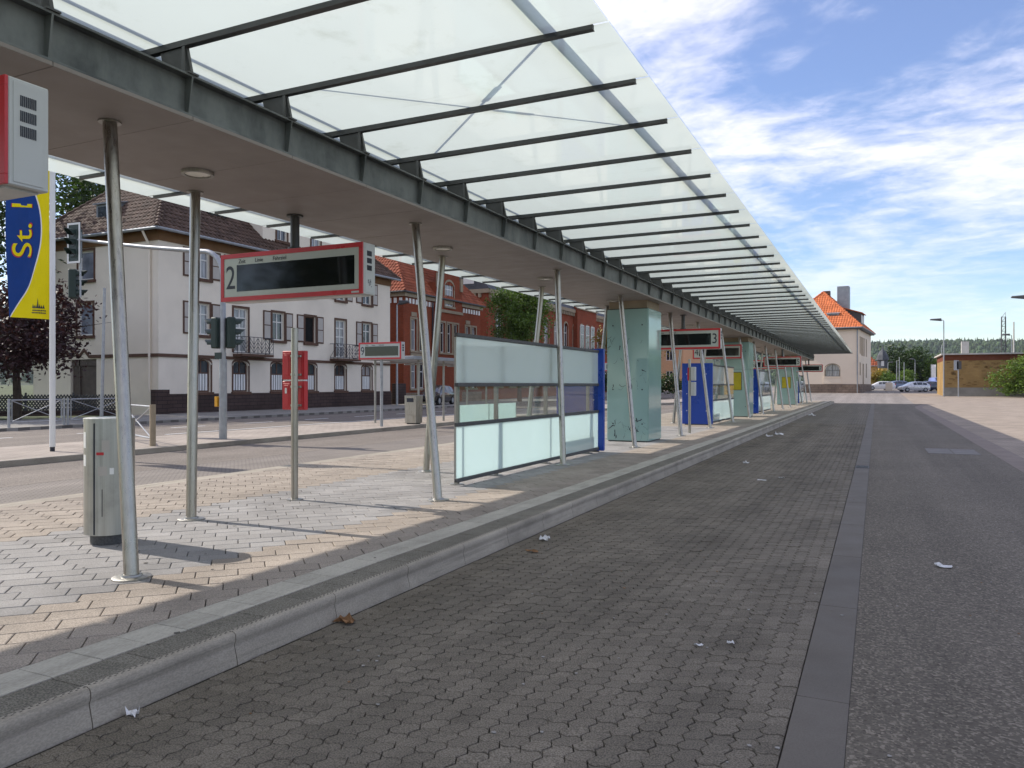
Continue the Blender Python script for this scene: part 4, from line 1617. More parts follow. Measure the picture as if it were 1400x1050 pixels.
w_.quad((XH1, YH1, GZ), (XH0, YH1, GZ), (XH0, YH1, 9.5), (XH1, YH1, 9.5))
w_.quad((XH0, YH0, 9.49), (XH1, YH0, 9.49), (XH1, YH1, 9.49), (XH0, YH1, 9.49))
w_.build('wall', m_plaster, wh)
MB().box(XH0 + .4, XH1 - .4, YH0 + .4, YH1 - .4, GZ, 9.3).build('dark_core', m_dark, wh)
pl = MB()
bar(pl, oE, uE, nE, -.3, YH1 - YH0 + .05, GZ - .1, 1.12, .003, .10)
pl.build('plinth', m_plinth, wh)
pl = MB()
bar(pl, oE, uE, nE, -.55, .3, GZ - .1, 1.35, .101, .45)
pl.build('corner_pier', m_plinth, wh)
for o_, u_, n_, L_, cut in ((oE, uE, nE, YH1 - YH0, 0), (oS, uS, nS, 10.0, 1)):
    sc = MB()
    if not cut:
        bar(sc, o_, u_, n_, -.06, L_, 3.03, 3.2, .003, .07)
    else:
        bar(sc, o_, u_, n_, 4.75, L_ + .06, 3.03, 3.2, .003, .07)
        zg = [(4.75 - .4 * k, 3.05 if k % 2 == 0 else 3.4) for k in range(10)]
        for (ua, za), (ub, zb) in zip(zg, zg[1:]):
            P = []
            for zo in (0, .16):
                for a, z, d in ((ua, za, .003), (ub, zb, .003), (ub, zb, .07), (ua, za, .07)):
                    P.append((o_[0] + u_[0] * a + n_[0] * d, o_[1] + u_[1] * a + n_[1] * d, z + zo))
            sc.hexa(P)
    sc.build('string_course', m_brown, wh)
    fr = MB()
    bar(fr, o_, u_, n_, -.05, L_ + .05, 8.98 if not cut else 8.98, 9.49, .003, .08)
    fr.build('eaves_frieze', M('frieze_brown', (.16, .085, .04), .8, var=.1), wh)
for yb_ in bays:
    q = yb_ - YH0
    window(wh, oE, uE, nE, q - .58, q + .58, 1.2, 2.98, .12, .09, 1, (.58,), m_brown, m_pane, m_brown, m_brown, .28, .1, lower=m_white)
    if yb_ in (33.2, 42.3):
        window(wh, oE, uE, nE, q - .55, q + .55, 3.45, 6.0, .12, .1, 1, (.78, .3, .55), m_wframe, m_pane, None, m_brown)
    else:
        op = yb_ == 39.2
        window(wh, oE, uE, nE, q - .5, q + .5, 4.3, 6.0, .12, .08, 0 if op else 1, () if op else (.66,), m_brown if op else m_wframe, m_dark if op else m_pane, m_brown, m_brown)
        shutter(wh, oE, uE, nE, q - 1.28, q - .63, 4.3, 6.05)
        shutter(wh, oE, uE, nE, q + .63, q + 1.28, 4.3, 6.05)
    window(wh, oE, uE, nE, q - .5, q + .5, 7.35, 8.9, .12, .08, 1, (.66,), m_wframe, m_pane, m_brown, m_brown)
    shutter(wh, oE, uE, nE, q - 1.28, q - .63, 7.35, 8.9)
    shutter(wh, oE, uE, nE, q + .63, q + 1.28, 7.35, 8.9)
for a, b, c, d in opS[:2]:
    window(wh, oS, uS, nS, a, b, c, d, .14, .09, 0, (), m_wframe, M('curtained_glass', (.2, .22, .27), .08, var=.5, scale=.9, spec=.8), m_brown, m_brown)
dr = MB()
bar(dr, oS, uS, nS, 3.25, 3.8, .12, 2.9, -.2, -.12)
bar(dr, oS, uS, nS, 3.9, 5.2, .12, 2.6, -.2, -.12)
bar(dr, oS, uS, nS, 3.8, 3.9, .12, 2.95, -.2, -.06)
bar(dr, oS, uS, nS, 3.25, 5.25, 2.62, 2.95, -.2, -.06)
dr.build('door', M('old_door', (.075, .055, .045), .7, var=.2, scale=3), wh)
# balconies
for yb_ in (33.85, 42.4):
    L_ = 1.25
    sl_ = MB().box(XH1 + .004, XH1 + .72, yb_ - L_, yb_ + L_, 3.22, 3.36).build('balcony', m_brown, wh)
    rl = MB()
    xr = XH1 + .68
    def rail(p, q, r=.016):
        rl.cyl(p, q, r, n=6)
    for zz_ in (3.42, 4.33):
        rail((xr, yb_ - L_, zz_), (xr, yb_ + L_, zz_), .02)
        rail((XH1 + .03, yb_ - L_, zz_), (xr, yb_ - L_, zz_), .02)
        rail((XH1 + .03, yb_ + L_, zz_), (xr, yb_ + L_, zz_), .02)
    nb = 4
    for k in range(nb + 1):
        yy = yb_ - L_ + 2 * L_ * k / nb
        rail((xr, yy, 3.36), (xr, yy, 4.33))
    for k in range(nb):
        ym = yb_ - L_ + 2 * L_ * (k + .5) / nb
        rail((xr, ym, 3.42), (xr, ym, 4.33))
        for zz_ in (3.62, 3.85, 4.08):
            for sg in (-1, 1):
                rail((xr, ym, zz_ - .18), (xr, ym + sg * L_ / nb, zz_ + .2), .013)
    for yy in (yb_ - L_, yb_ + L_):
        rail((XH1 + .35, yy, 3.36), (XH1 + .35, yy, 4.33))
        rail((XH1 + .03, yy, 3.42), (xr, yy, 4.3), .013)
    rl.build('railing', m_ink, sl_)
# roof with dormers
rf_, zr = hip_roof(wh, XH0, XH1, YH0, YH1, 9.5, R(45), .55, m_tileb, m_tileb)


def dormer(parent, x, y, z, w, h, ax, mat):
    """small roof window box facing 's' (-y) or 'e' (+x)"""
    d = MB()
    g_ = MB()
    if ax == 's':
        d.prism([(x - w / 2, y, z), (x - w / 2, y, z + h + .03), (x - w / 2, y + 1.8, z + h + .43), (x - w / 2, y + 1.8, z)], (w, 0, 0))
        d.prism([(x - w / 2 - .12, y - .15, z + h), (x + w / 2 + .12, y - .15, z + h), (x + w / 2 + .12, y + 1.9, z + h + .45), (x - w / 2 - .12, y + 1.9, z + h + .45)], (0, 0, .07))
        g_.box(x - w / 2 + .16, x + w / 2 - .16, y - .02, y - .002, z + .14, z + h - .12)
    else:
        d.prism([(x, y - w / 2, z), (x, y - w / 2, z + h + .03), (x - 1.8, y - w / 2, z + h + .43), (x - 1.8, y - w / 2, z)], (0, w, 0))
        d.prism([(x + .15, y - w / 2 - .12, z + h), (x + .15, y + w / 2 + .12, z + h), (x - 1.9, y + w / 2 + .12, z + h + .45), (x - 1.9, y - w / 2 - .12, z + h + .45)], (0, 0, .07))
        g_.box(x + .002, x + .02, y - w / 2 + .16, y + w / 2 - .16, z + .14, z + h - .12)
    q = d.build('dormer', mat, parent)
    g_.build('pane', m_pane, q)


dormer(rf_, -37.9, 28.2, 10.2, 1.25, 1.2, 's', m_zinc)
dormer(rf_, -34.15, 32.6, 10.35, 1.3, 1.0, 'e', m_slate)
# white cross gable
cg = MB()
facade(cg, (XH1 - .25, 35.2), (0, 1), (1, 0), 6.6, 9.5, 12.4, [(1.2, 2.1, 10.5, 11.7), (4.4, 5.3, 10.5, 11.7)], .15)
cg.quad((XH1 - .25, 35.2, 9.5), (XH1 - .25, 35.2, 12.4), (XH1 - 4, 35.2, 12.4), (XH1 - 4, 35.2, 9.5))
cg.quad((XH1 - .25, 41.8, 9.5), (XH1 - 4, 41.8, 9.5), (XH1 - 4, 41.8, 12.4), (XH1 - .25, 41.8, 12.4))
cgo = cg.build('cross_gable', m_plaster, wh)
cr_ = MB()
cr_.prism([(XH1 + .1, 34.8, 12.4), (XH1 + .1, 42.2, 12.4), (XH1 + .1, 38.5, 14.6)], (-5, 0, 0))
cr_.build('gable_roof', m_tileb, cgo)
bb = MB()
bar(bb, (XH1 - .25, 35.2), (0, 1), (1, 0), 0, 6.6, 9.9, 10.2, .003, .1)
bb.build('gable_band', m_brown, cgo)
for a in (1.2, 4.4):
    window(wh, (XH1 - .25, 35.2), (0, 1), (1, 0), a, a + .9, 10.5, 11.7, .1, .07, 1, (), m_wframe, m_pane, m_brown, m_brown)
dp = MB()
dp.tube([(XH1 - .55, YH0 - .5, 9.4), (XH1 - .55, YH0 - .12, 8.75), (XH1 - .55, YH0 - .1, 8.6), (XH1 - .55, YH0 - .1, 1.2)], .06, 8)
dp.build('downpipe', m_plaster, wh)

# ---------------------------------------------------------------- red brick gabled house
XB1, YB0, YB1 = -34.3, 52.0, 65.2
bh = thing('brick_house', 'red brick gabled house with sandstone window surrounds beside the white house', 'house', (-40, 52, GZ))
oE, uE, nE = (XB1, YB0), (0, 1), (1, 0)
oS, uS, nS = (-46.0, YB0), (1, 0), (0, -1)
LB = YB1 - YB0
wins = []
for a in (1.1, 2.4, 10.3, 11.5):
    wins += [(a, a + .8, 4.4, 7.0), (a, a + .8, 1.3, 3.4)]
for a in (5.4, 6.6, 7.8):
    wins += [(a, a + .75, 4.4, 7.0), (a, a + .75, 1.3, 3.4)]
w_ = MB()
facade(w_, oE, uE, nE, LB, GZ - .1, 9.1, wins, .25)
facade(w_, oS, uS, nS, 11.7, GZ - .1, 9.1, [], .25)
w_.quad((-46, YB1, GZ), (XB1, YB1, GZ), (XB1, YB1, 9.1), (-46, YB1, 9.1))
w_.quad((-46, YB0, 9.09), (XB1, YB0, 9.09), (XB1, YB1, 9.09), (-46, YB1, 9.09))
w_.build('wall', m_redbrick, bh)
MB().box(-45.5, XB1 - .4, YB0 + .3, YB1 - .3, GZ, 9).build('dark_core', m_dark, bh)
for a, b, c, d in wins:
    window(bh, oE, uE, nE, a, b, c, d, .16, .09, 0 if b - a < .9 else 1, (.66,), m_wframe, m_pane, m_stonetrim, m_stonetrim, 0, .16)
pn = MB()
for a in (1.0, 5.3, 10.2):
    bar(pn, oE, uE, nE, a, a + (2.3 if a != 5.3 else 3.4), 3.65, 4.2, .003, .07)
    bar(pn, oE, uE, nE, a + .1, a + .9, 7.2, 7.55, .003, .06)
pn.build('sandstone_panel', m_stonetrim, bh)
cn = MB()
bar(cn, oE, uE, nE, -.15, LB + .15, 8.72, 9.09, .003, .22)
bar(cn, oS, uS, nS, 0, 11.85, 8.72, 9.09, .003, .2)
cn.build('cornice', m_stonetrim, bh)
bp = MB()
bar(bp, oE, uE, nE, -.1, LB + .1, GZ - .1, .95, .003, .1)
bar(bp, oS, uS, nS, 0, 11.8, GZ - .1, .95, .003, .09)
bp.build('plinth', m_rubble, bh)
dn = MB()
for k in range(26):
    a = .25 + k * .5
    if 4.8 < a < 8.8:
        continue
    bar(dn, oE, uE, nE, a, a + .26, 8.22, 8.62, .003, .07)
for k in range(22):
    bar(dn, oS, uS, nS, .4 + k * .52, .66 + k * .52, 8.22, 8.62, .003, .07)
tag(dn.build('frieze_blocks', m_white, bh), kind='stuff')
rf2, _ = hip_roof(bh, -46, XB1, YB0, YB1, 9.1, R(50), .35, m_tiler, m_tiler, gut=m_drk)
# shaped gable over the middle
gx = XB1 + .25
ga, gb = YB0 + 4.6, YB0 + 9.2
gm_ = (ga + gb) / 2
pg = [(ga, 0.2), (gb, 0.2), (gb, 10.4), (gb - .5, 10.4), (gb - .5, 11.6), (gb - 1.1, 11.9), (gb - 1.1, 13.0), (gm_ + .5, 13.4), (gm_, 14.0), (gm_ - .5, 13.4), (ga + 1.1, 13.0), (ga + 1.1, 11.9), (ga + .5, 11.6), (ga + .5, 10.4), (ga, 10.4)]
gq = MB()
facade(gq, (gx, ga), (0, 1), (1, 0), gb - ga, .1, 10.4, [(.75, 1.5, 4.4, 7.0), (1.95, 2.7, 4.4, 7.0), (3.1, 3.85, 4.4, 7.0), (1.55, 3.05, 8.5, 10.39)], .25)
gq.prism([(gx, y, z) for y, z in [(ga, 10.4), (gb, 10.4)] + pg[3:-1]], (-.4, 0, 0))
gq.quad((gx, ga, .1), (gx, ga, 10.4), (gx - 1, ga, 10.4), (gx - 1, ga, .1))
gq.quad((gx, gb, .1), (gx - 1, gb, .1), (gx - 1, gb, 10.4), (gx, gb, 10.4))
go = gq.build('gable', m_redbrick, bh)
go_o = (gx, ga)
for a in (.75, 1.95, 3.1):
    window(bh, go_o, (0, 1), (1, 0), a, a + .75, 4.4, 7.0, .16, .09, 0, (.66,), m_wframe, m_pane, m_stonetrim, m_stonetrim, 0, .16)
window(bh, go_o, (0, 1), (1, 0), 1.55, 3.05, 8.5, 10.7, .1, .1, 2, (.35, .68), m_wframe, m_pane, m_stonetrim, m_stonetrim, .7, .14)
tb = MB()
for z, a, b in ((7.9, -.05, 4.65), (11.9, 1.0, 3.6), (13.1, 1.3, 3.3)):
    bar(tb, go_o, (0, 1), (1, 0), a, b, z, z + .25, .003, .1)
for a in (0, 4.15):
    bar(tb, go_o, (0, 1), (1, 0), a, a + .42, 10.0, 11.2, .003, .12)
    bar(tb, go_o, (0, 1), (1, 0), a + (.55 if a == 0 else -.55), a + .42 + (.55 if a == 0 else -.55), 11.4, 12.4, .003, .12)
tb.build('gable_trim', m_stonetrim, go)
MB().cyl((XB1 + .12, YB0 + 4.3, 8.6), (XB1 + .12, YB0 + 4.3, .2), .06, n=8).build('downpipe', m_ink, bh)

# ---------------------------------------------------------------- long brick station building
XC1, YC0, YC1 = -38.0, 74.0, 124.0
ch = thing('brick_hall', 'long red brick hall with arched windows and slate mansard roof behind the round tree', 'building', (-46, 74, .1))
oE, uE, nE = (XC1, YC0), (0, 1), (1, 0)
wins = []
for k in range(14):
    a = 2.0 + k * 3.4
    wins += [(a, a + 1.5, 6.6, 10.0, .75), (a, a + 1.5, 1.4, 4.6, .5)]
w_ = MB()
facade(w_, oE, uE, nE, YC1 - YC0, 0, 12, wins, .3)
facade(w_, (-56, YC0), (1, 0), (0, -1), 18, 0, 12, [], .3)
w_.quad((-56, YC0, 11.98), (XC1, YC0, 11.98), (XC1, YC1, 11.98), (-56, YC1, 11.98))
w_.build('wall', m_redbrick, ch)
MB().box(-55, XC1 - .5, YC0 + .5, YC1 - .5, .1, 11.9).build('dark_core', m_dark, ch)
for a, b, c, d, r in wins:
    window(ch, oE, uE, nE, a, b, c, d, .18, .12, 1, (.6,), m_wframe, m_pane, m_stonetrim, m_stonetrim, r, .16)
cn = MB()
bar(cn, oE, uE, nE, -.2, YC1 - YC0, 11.55, 11.99, .003, .35)
bar(cn, (-56, YC0), (1, 0), (0, -1), 0, 18.3, 11.55, 11.99, .003, .3)
for k in range(80):
    bar(cn, oE, uE, nE, .2 + k * .62, .5 + k * .62, 11.1, 11.55, .003, .25)
for k in range(28):
    bar(cn, (-56, YC0), (1, 0), (0, -1), .2 + k * .62, .5 + k * .62, 11.1, 11.55, .003, .25)
cn.build('cornice', m_stonetrim, ch)
mr = MB()
mr.prism([(XC1 + .3, YC0 - .3, 12), (XC1 - 1.6, YC0 - .3, 15), (-54.4, YC0 - .3, 15), (-56.3, YC0 - .3, 12)], (0, YC1 - YC0 + .6, 0))
mo = mr.build('mansard_roof', m_slate, ch)
for k in range(12):
    yy = YC0 + 2.2 + 4.0 * k
    d = MB()
    d.box(XC1 - 1.8, XC1 - .25, yy, yy + 1.6, 12.3, 14.5)
    do = d.build('dormer', m_slate, mo)
    MB().box(XC1 - .245, XC1 - .2, yy + .2, yy + 1.4, 12.6, 14.2).build('window', m_wframe, do)
    MB().box(XC1 - .198, XC1 - .185, yy + .32, yy + 1.28, 12.75, 14.05).build('pane', m_pane, do)
for k in range(4):
    xx = -41 - 4 * k
    d = MB().box(xx, xx + 1.7, YC0 - .35, YC0 + 1.6, 12.3, 14.9).build('dormer', m_slate, mo)
    MB().box(xx + .2, xx + 1.5, YC0 - .40, YC0 - .355, 12.6, 14.6).build('window', m_wframe, d)
# clock gable
cgx = XC1 + .6
cgp = MB()
cgp.prism([(cgx, 100, 0.1), (cgx, 108, 0.1), (cgx, 108, 13), (cgx, 106.6, 13.4), (cgx, 106.0, 16), (cgx, 104, 17.6), (cgx, 102, 16), (cgx, 101.4, 13.4), (cgx, 100, 13)], (-2, 0, 0))
cgo = cgp.build('clock_gable', m_redbrick, ch)
MB().cyl((cgx, 104, 14.2), (cgx + .12, 104, 14.2), 1.35, n=28).build('clock_face', m_white, cgo)
hd = MB()
hd.box(cgx + .121, cgx + .16, 103.94, 104.06, 14.2, 15.2)
hd.box(cgx + .121, cgx + .15, 104, 104.75, 14.15, 14.28)
hd.build('clock_hands', m_ink, cgo)
MB().box(cgx, cgx + .2, 99.9, 108.1, 12.1, 12.5).build('gable_band', m_stonetrim, cgo)
for a in (101.0, 103.2, 105.4):
    window(ch, (cgx, a), (0, 1), (1, 0), 0, 1.5, 6.6, 10.0, -.1, .12, 1, (.6,), m_wframe, m_pane, m_stonetrim, m_stonetrim, .75, .16)

# ---------------------------------------------------------------- cream house at the street end
XD0, XD1, YD0, YD1 = -12.75, -2.2, 115.0, 131.5
GD = rise(115)
dh = thing('cream_house', 'cream plastered house with orange tiled hip roof and tall metal chimney at the street end', 'house', (-2.2, 115, GD))
dh.rotation_euler = (0, 0, R(-5))
zE = 9.45
oS, uS, nS = (XD0, YD0), (1, 0), (0, -1)
oE, uE, nE = (XD1, YD0), (0, 1), (1, 0)
LX = XD1 - XD0
arch = (6.3, 8.15, 2.75, 4.45, .75)
w_ = MB()
facade(w_, oS, uS, nS, LX, GD - .3, zE, [arch], .3)
we = [(1.6, 2.3, 5.9, 8.2), (3.4, 4.0, 5.7, 8.2), (4.9, 5.5, 5.7, 8.2), (6.6, 7.2, 5.7, 8.2), (9.6, 10.3, 5.7, 8.2), (1.6, 2.3, 2.9, 4.6), (9.6, 10.3, 2.6, 4.6), (5.2, 6.4, 1.6, 4.5)]
facade(w_, oE, uE, nE, YD1 - YD0, GD - .3, zE, we, .25)
w_.quad((XD0, YD1, GD), (XD0, YD0, GD), (XD0, YD0, zE), (XD0, YD1, zE))
w_.build('wall', m_cream, dh)
MB().box(XD0 + .5, XD1 - .5, YD0 + .5, YD1 - .5, GD, zE - .2).build('dark_core', m_dark, dh)
for a in (arch,):
    window(dh, oS, uS, nS, a[0], a[1], a[2], a[3], .2, .06, 1, (.5,), m_drk, m_pane, m_cream, m_stonetrim, .75, .1)
    ap = MB()
    bar(ap, oS, uS, nS, a[0] - .25, a[1] + .25, 1.75, 2.58, .003, .06)
    ap.build('apron_panel', m_cream, dh)
for a, b, c, d in we:
    window(dh, oE, uE, nE, a, b, c, d, .15, .07, 0, (), m_brown, m_pane, None, m_stonetrim, 0, .1)
pl = MB()
bar(pl, oS, uS, nS, -.1, LX + .1, GD - .3, 1.68, .003, .12)
bar(pl, oE, uE, nE, .003, YD1 - YD0, GD - .3, 1.68, .003, .12)
pl.build('plinth', m_rubble, dh)
ef = MB()
bar(ef, oS, uS, nS, -.3, LX + .3, zE - .25, zE + .02, .003, .5)
bar(ef, oE, uE, nE, -.3, YD1 - YD0, zE - .25, zE + .02, .003, .5)
ef.build('eaves_board', m_drk, dh)
rfd, zrd = hip_roof(dh, XD0, XD1, YD0, YD1, zE, R(44), .55, m_tileo, m_tileo, tw=.34, th=.42)
MB().cyl((XD1 - .12, YD0 - .1, zE), (XD1 - .12, YD0 - .1, GD), .07, n=8).build('downpipe', m_zinc, dh)
dormer(rfd, -5.6, 116.3, 10.75, 1.5, .8, 's', m_zinc)
dd = MB()
dd.prism([(-2.35, 119.5, 9.9), (-2.35, 119.5, 11.75), (-5.25, 119.5, 12.72), (-5.25, 119.5, 9.9)], (0, 4, 0))
dd.prism([(-2.1, 119.2, 11.7), (-2.1, 123.8, 11.7), (-5.3, 123.8, 12.75), (-5.3, 119.2, 12.75)], (-.02, 0, .12), 1)
ddo = dd.build('dormer', [m_drk, m_tileo], rfd)
for k in range(3):
    MB().box(-2.349, -2.31, 119.8 + 1.25 * k, 120.7 + 1.25 * k, 10.4, 11.5).build('pane', m_wframe, ddo)
MB().box(-5.9, -4.3, 122.6, 124.2, 11.0, 16.1).build('chimney', m_zinc, rfd, bevel=.03)
MB().box(-7.9, -7.0, 123.3, 124.2, 13, 15.6).build('chimney', m_tileb, rfd)

# ---------------------------------------------------------------- yellow brick substation on the right
YF = 100.5
GF = rise(100.5)
sb = thing('brick_substation', 'flat roofed yellow brick building beside the paved forecourt', 'building', (12, YF, GF))
X0_, X1_ = 7.0, 19.0
MB().box(X0_, X1_, YF, YF + 11, GF - .2, 4.35).build('wall', m_orbrick, sb)
pt_ = MB()
rng = random.Random(9)
for k in range(95):
    a = rng.uniform(.2, 10.0)
    z = 1.45 + .11 * rng.randint(0, 26)
    wv = rng.uniform(.25, .5)
    pt_.box(X0_ + a, X0_ + a + wv, YF - .018, YF - .001, z, z + .10)
tag(pt_.build('dark_bricks', m_ochre, sb), kind='stuff')
MB().box(X0_ - .02, X1_ + .02, YF - .02, YF + 11, 4.352, 5.0).build('upper_band', M('band_brown', (.15, .05, .028), .8, var=.12, scale=2), sb)
MB().box(X0_ - .3, X1_ + .3, YF - .4, YF + 11.3, 5.0, 5.16).build('roof_slab', m_bollard, sb)
MB().box(X0_ + .01, X1_, YF - .08, YF - .003, GF - .2, 1.28).build('plinth', M('render_grey', (.25, .24, .215), .9, var=.15, scale=1, stain=.4), sb)
MB().box(9.0, 9.75, YF + 3, YF + 3.7, 5.16, 6.65).build('chimney', m_bollard, sb)

# ---------------------------------------------------------------- far houses
def far_house(label, x0_, x1_, ya, yb, ze, wallm, tilem, name='far_house', wins_s=(), pitch=45):
    g_ = rise(ya)
    h_ = thing(name, label, 'house', ((x0_ + x1_) / 2, ya, g_))
    w_ = MB()
    facade(w_, (x0_, ya), (1, 0), (0, -1), x1_ - x0_, g_ - .2, ze, wins_s, .2)
    w_.quad((x1_, ya, g_), (x1_, yb, g_), (x1_, yb, ze), (x1_, ya, ze))
    w_.quad((x0_, yb, g_), (x0_, ya, g_), (x0_, ya, ze), (x0_, yb, ze))
    w_.build('wall', wallm, h_)
    for a in wins_s:
        window(h_, (x0_, ya), (1, 0), (0, -1), *a[:4], .12, .1, 1, (), m_wframe, m_pane)
    rf_, z_ = hip_roof(h_, x0_, x1_, ya, yb, ze, R(pitch), .4, tilem, tilem, tw=.5, th=.6)
    return h_


m_ochrep = M('ochre_plaster', (.50, .32, .12), .9, var=.06)
m_pink = M('salmon_plaster', (.50, .30, .18), .9, var=.06)
fh = far_house('ochre house with red tiled roof and slate turret beyond the cream house', -8.5, .2, 171, 179, 5.4, m_ochrep, m_tiler,
               wins_s=[(5.0 + 1.7 * k, 5.9 + 1.7 * k, 2.4, 4.2) for k in range(2)])
tx_, ty_ = 1.15, 169.5
MB().lathe([(.85, 1.0), (.85, 4.9)], (tx_, ty_, 0), 8).build('turret', m_ochrep, fh)
MB().lathe([(.95, 4.9), (.95, 6.5)], (tx_, ty_, 0), 8).build('turret_storey', m_slate, fh)
MB().lathe([(1.2, 6.5), (1.1, 6.9), (.95, 7.5), (.6, 8.1), (.2, 8.6), (.05, 9.2), (.02, 9.7)], (tx_, ty_, 0), 8).build('turret_roof', m_slate, fh)
for zz_ in (2.4, 5.3):
    MB().box(tx_ - .25, tx_ + .25, ty_ - .98, ty_ - .8, zz_, zz_ + 1.0).build('window', m_wframe, fh)
far_house('salmon far house with yellow trim seen between kiosk and blue board', -46, -30, 132, 146, 9.5, m_pink, m_tiler,
          wins_s=[(1.0 + 2.4 * k, 2.2 + 2.4 * k, z, z + 1.8) for k in range(6) for z in (2.2, 5.8)])

# ================================================================== VEGETATION
def tree(name, label, loc, th, blobs, nleaf, lsize, mat, seed, tr=.16, group=None, cat='tree', limbs=True):
    """tapered trunk, limbs into every clump, crown of leaf-sized faces in uneven clumps"""
    rng = random.Random(seed)
    L = Vector(loc)
    root = thing(name, label, cat, loc, group=group)
    t = MB()
    top = L + Vector((rng.uniform(-.2, .2), rng.uniform(-.2, .2), th))
    t.tube([L + Vector((0, 0, -.1)), L.lerp(top, .35) + Vector((rng.uniform(-.1, .1), 0, 0)), L.lerp(top, .7), top], [tr * 1.25, tr, tr * .85, tr * .6], 9)
    if limbs:
        for (bx_, by_, bz_, rx, rz) in blobs:
            c = L + Vector((bx_, by_, bz_))
            m_ = top.lerp(c, .5) + Vector((rng.uniform(-.3, .3), rng.uniform(-.3, .3), rng.uniform(-.1, .3)))
            t.tube([L.lerp(top, rng.uniform(.7, .98)), m_, c], [tr * .5, tr * .32, tr * .1], 6)
            for k in range(3):
                e = c + Vector((rng.gauss(0, rx * .5), rng.gauss(0, rx * .5), rng.gauss(0, rz * .4)))
                t.tube([m_, m_.lerp(e, .6), e], [tr * .2, tr * .12, tr * .04], 5)
    t.build('trunk', m_bark, root, smooth=True)
    cr_ = MB()
    tot = sum(b[3] ** 2 * b[4] for b in blobs)
    for (bx_, by_, bz_, rx, rz) in blobs:
        n = int(nleaf * rx * rx * rz / tot)
        ncl = max(6, int(n / 55))
        cl = []
        for k in range(ncl):
            v = Vector((rng.gauss(0, 1), rng.gauss(0, 1), rng.gauss(0, 1))).normalized() * (rng.random() ** .45) * rng.uniform(.75, 1.08)
            cl.append(Vector((bx_ + v.x * rx, by_ + v.y * rx, bz_ + v.z * rz)))
        for k in range(n):
            c = rng.choice(cl)
            s_ = lsize * 2.3 + rx * .07
            p = L + c + Vector((rng.gauss(0, s_), rng.gauss(0, s_), rng.gauss(0, s_ * .7)))
            a = Vector((rng.gauss(0, 1), rng.gauss(0, 1), rng.gauss(0, .6))).normalized()
            b = a.cross(Vector((rng.gauss(0, 1), rng.gauss(0, 1), rng.gauss(0, 1)))).normalized()
            h = lsize * rng.uniform(.6, 1.35)
            cr_.add((p - a * h, p + b * h * .5, p + a * h, p - b * h * .5), ((0, 1, 2, 3),))
    cr_.build('crown', mat, root)
    return root


tree('copper_beech', 'dark copper leaved tree in front of the white corner house', (-33.9, 21.0, .1), 2.6,
     [(0, 0, 3.8, 2.6, 2.0), (1.6, -.6, 3.0, 1.9, 1.5), (-1.5, .8, 4.4, 2.2, 1.7), (.6, 1.2, 5.0, 1.7, 1.3), (-2.6, -1, 2.8, 2.2, 1.6), (2.3, .5, 3.4, 1.1, 1.0), (-3, -2, 4.5, 2.2, 1.8)],
     17000, .105, m_lfr, 11, .17)
tree('lime_tree', 'tall dark green tree behind the banner and left of the white house', (-45.5, 23.0, .1), 7,
     [(0, 0, 10.5, 4.4, 3.8), (3.2, 1.5, 9.0, 2.8, 2.4), (-3, -2, 9, 4, 3.2), (1.5, 3, 13.2, 2.9, 2.4), (2.4, .5, 6.6, 2.6, 2.2), (-1.5, -3, 6.2, 3.4, 2.6)],
     17000, .16, m_lfd, 12, .3)
tree('garden_tree', 'dark green tree rising behind the white house roof', (-47.5, 35, .1), 9,
     [(0, 0, 13.5, 3.6, 3.2), (2, -1.5, 12, 2.6, 2.2), (-2, 1, 15, 2.6, 2.2)], 6500, .17, m_lfd, 13, .28)
tree('street_tree', 'round sunlit green tree in front of the long brick hall', (-28.2, 61.0, .11), 4.4,
     [(0, 0, 7.6, 2.5, 2.2), (-1.2, -.6, 8.9, 1.7, 1.4), (1.1, .6, 8.6, 1.7, 1.5), (.9, -.9, 6.3, 1.9, 1.5), (-1.2, .9, 6.2, 1.9, 1.4), (.1, 0, 9.6, 1.4, 1.1)],
     13000, .12, m_lfm, 14, .17)
tree('plane_tree', 'yellowing tree seen between the kiosk and the blue board', (-27.5, 92, .3), 4.5,
     [(0, 0, 7.5, 3.0, 2.4), (2.2, .5, 6.5, 2.2, 1.8), (-2, -1, 6.8, 2.2, 1.8), (1.0, 0, 9.2, 2.0, 1.6)], 6500, .17, m_lfy, 15, .2)
tree('shaded_hedge', 'dark hedge under the yellowing tree beyond the island', (-24.6, 84, .2), .8,
     [(-3 + 1.5 * k, .3 * (k % 2), 1.5, 1.2, 1.3) for k in range(6)], 6000, .14, m_lfd, 16, .1, cat='hedge', limbs=False)
tree('corner_bush', 'bright green bush beside the yellow brick building', (14.6, 97.6, .26), 1.5,
     [(0, 0, 2.2, 2.2, 1.9), (-2.0, 0, 1.5, 1.5, 1.4), (2.6, .5, 2.7, 2.4, 2.2), (.6, -.8, 3.8, 1.9, 1.5), (4.5, 0, 3.4, 2.6, 2.6), (3.2, -.5, 1.2, 1.8, 1.2), (-.9, -.6, 3.0, 1.4, 1.2), (-1.7, -.4, .7, 1.3, .7)],
     16000, .13, m_lfl, 17, .12, cat='bush')
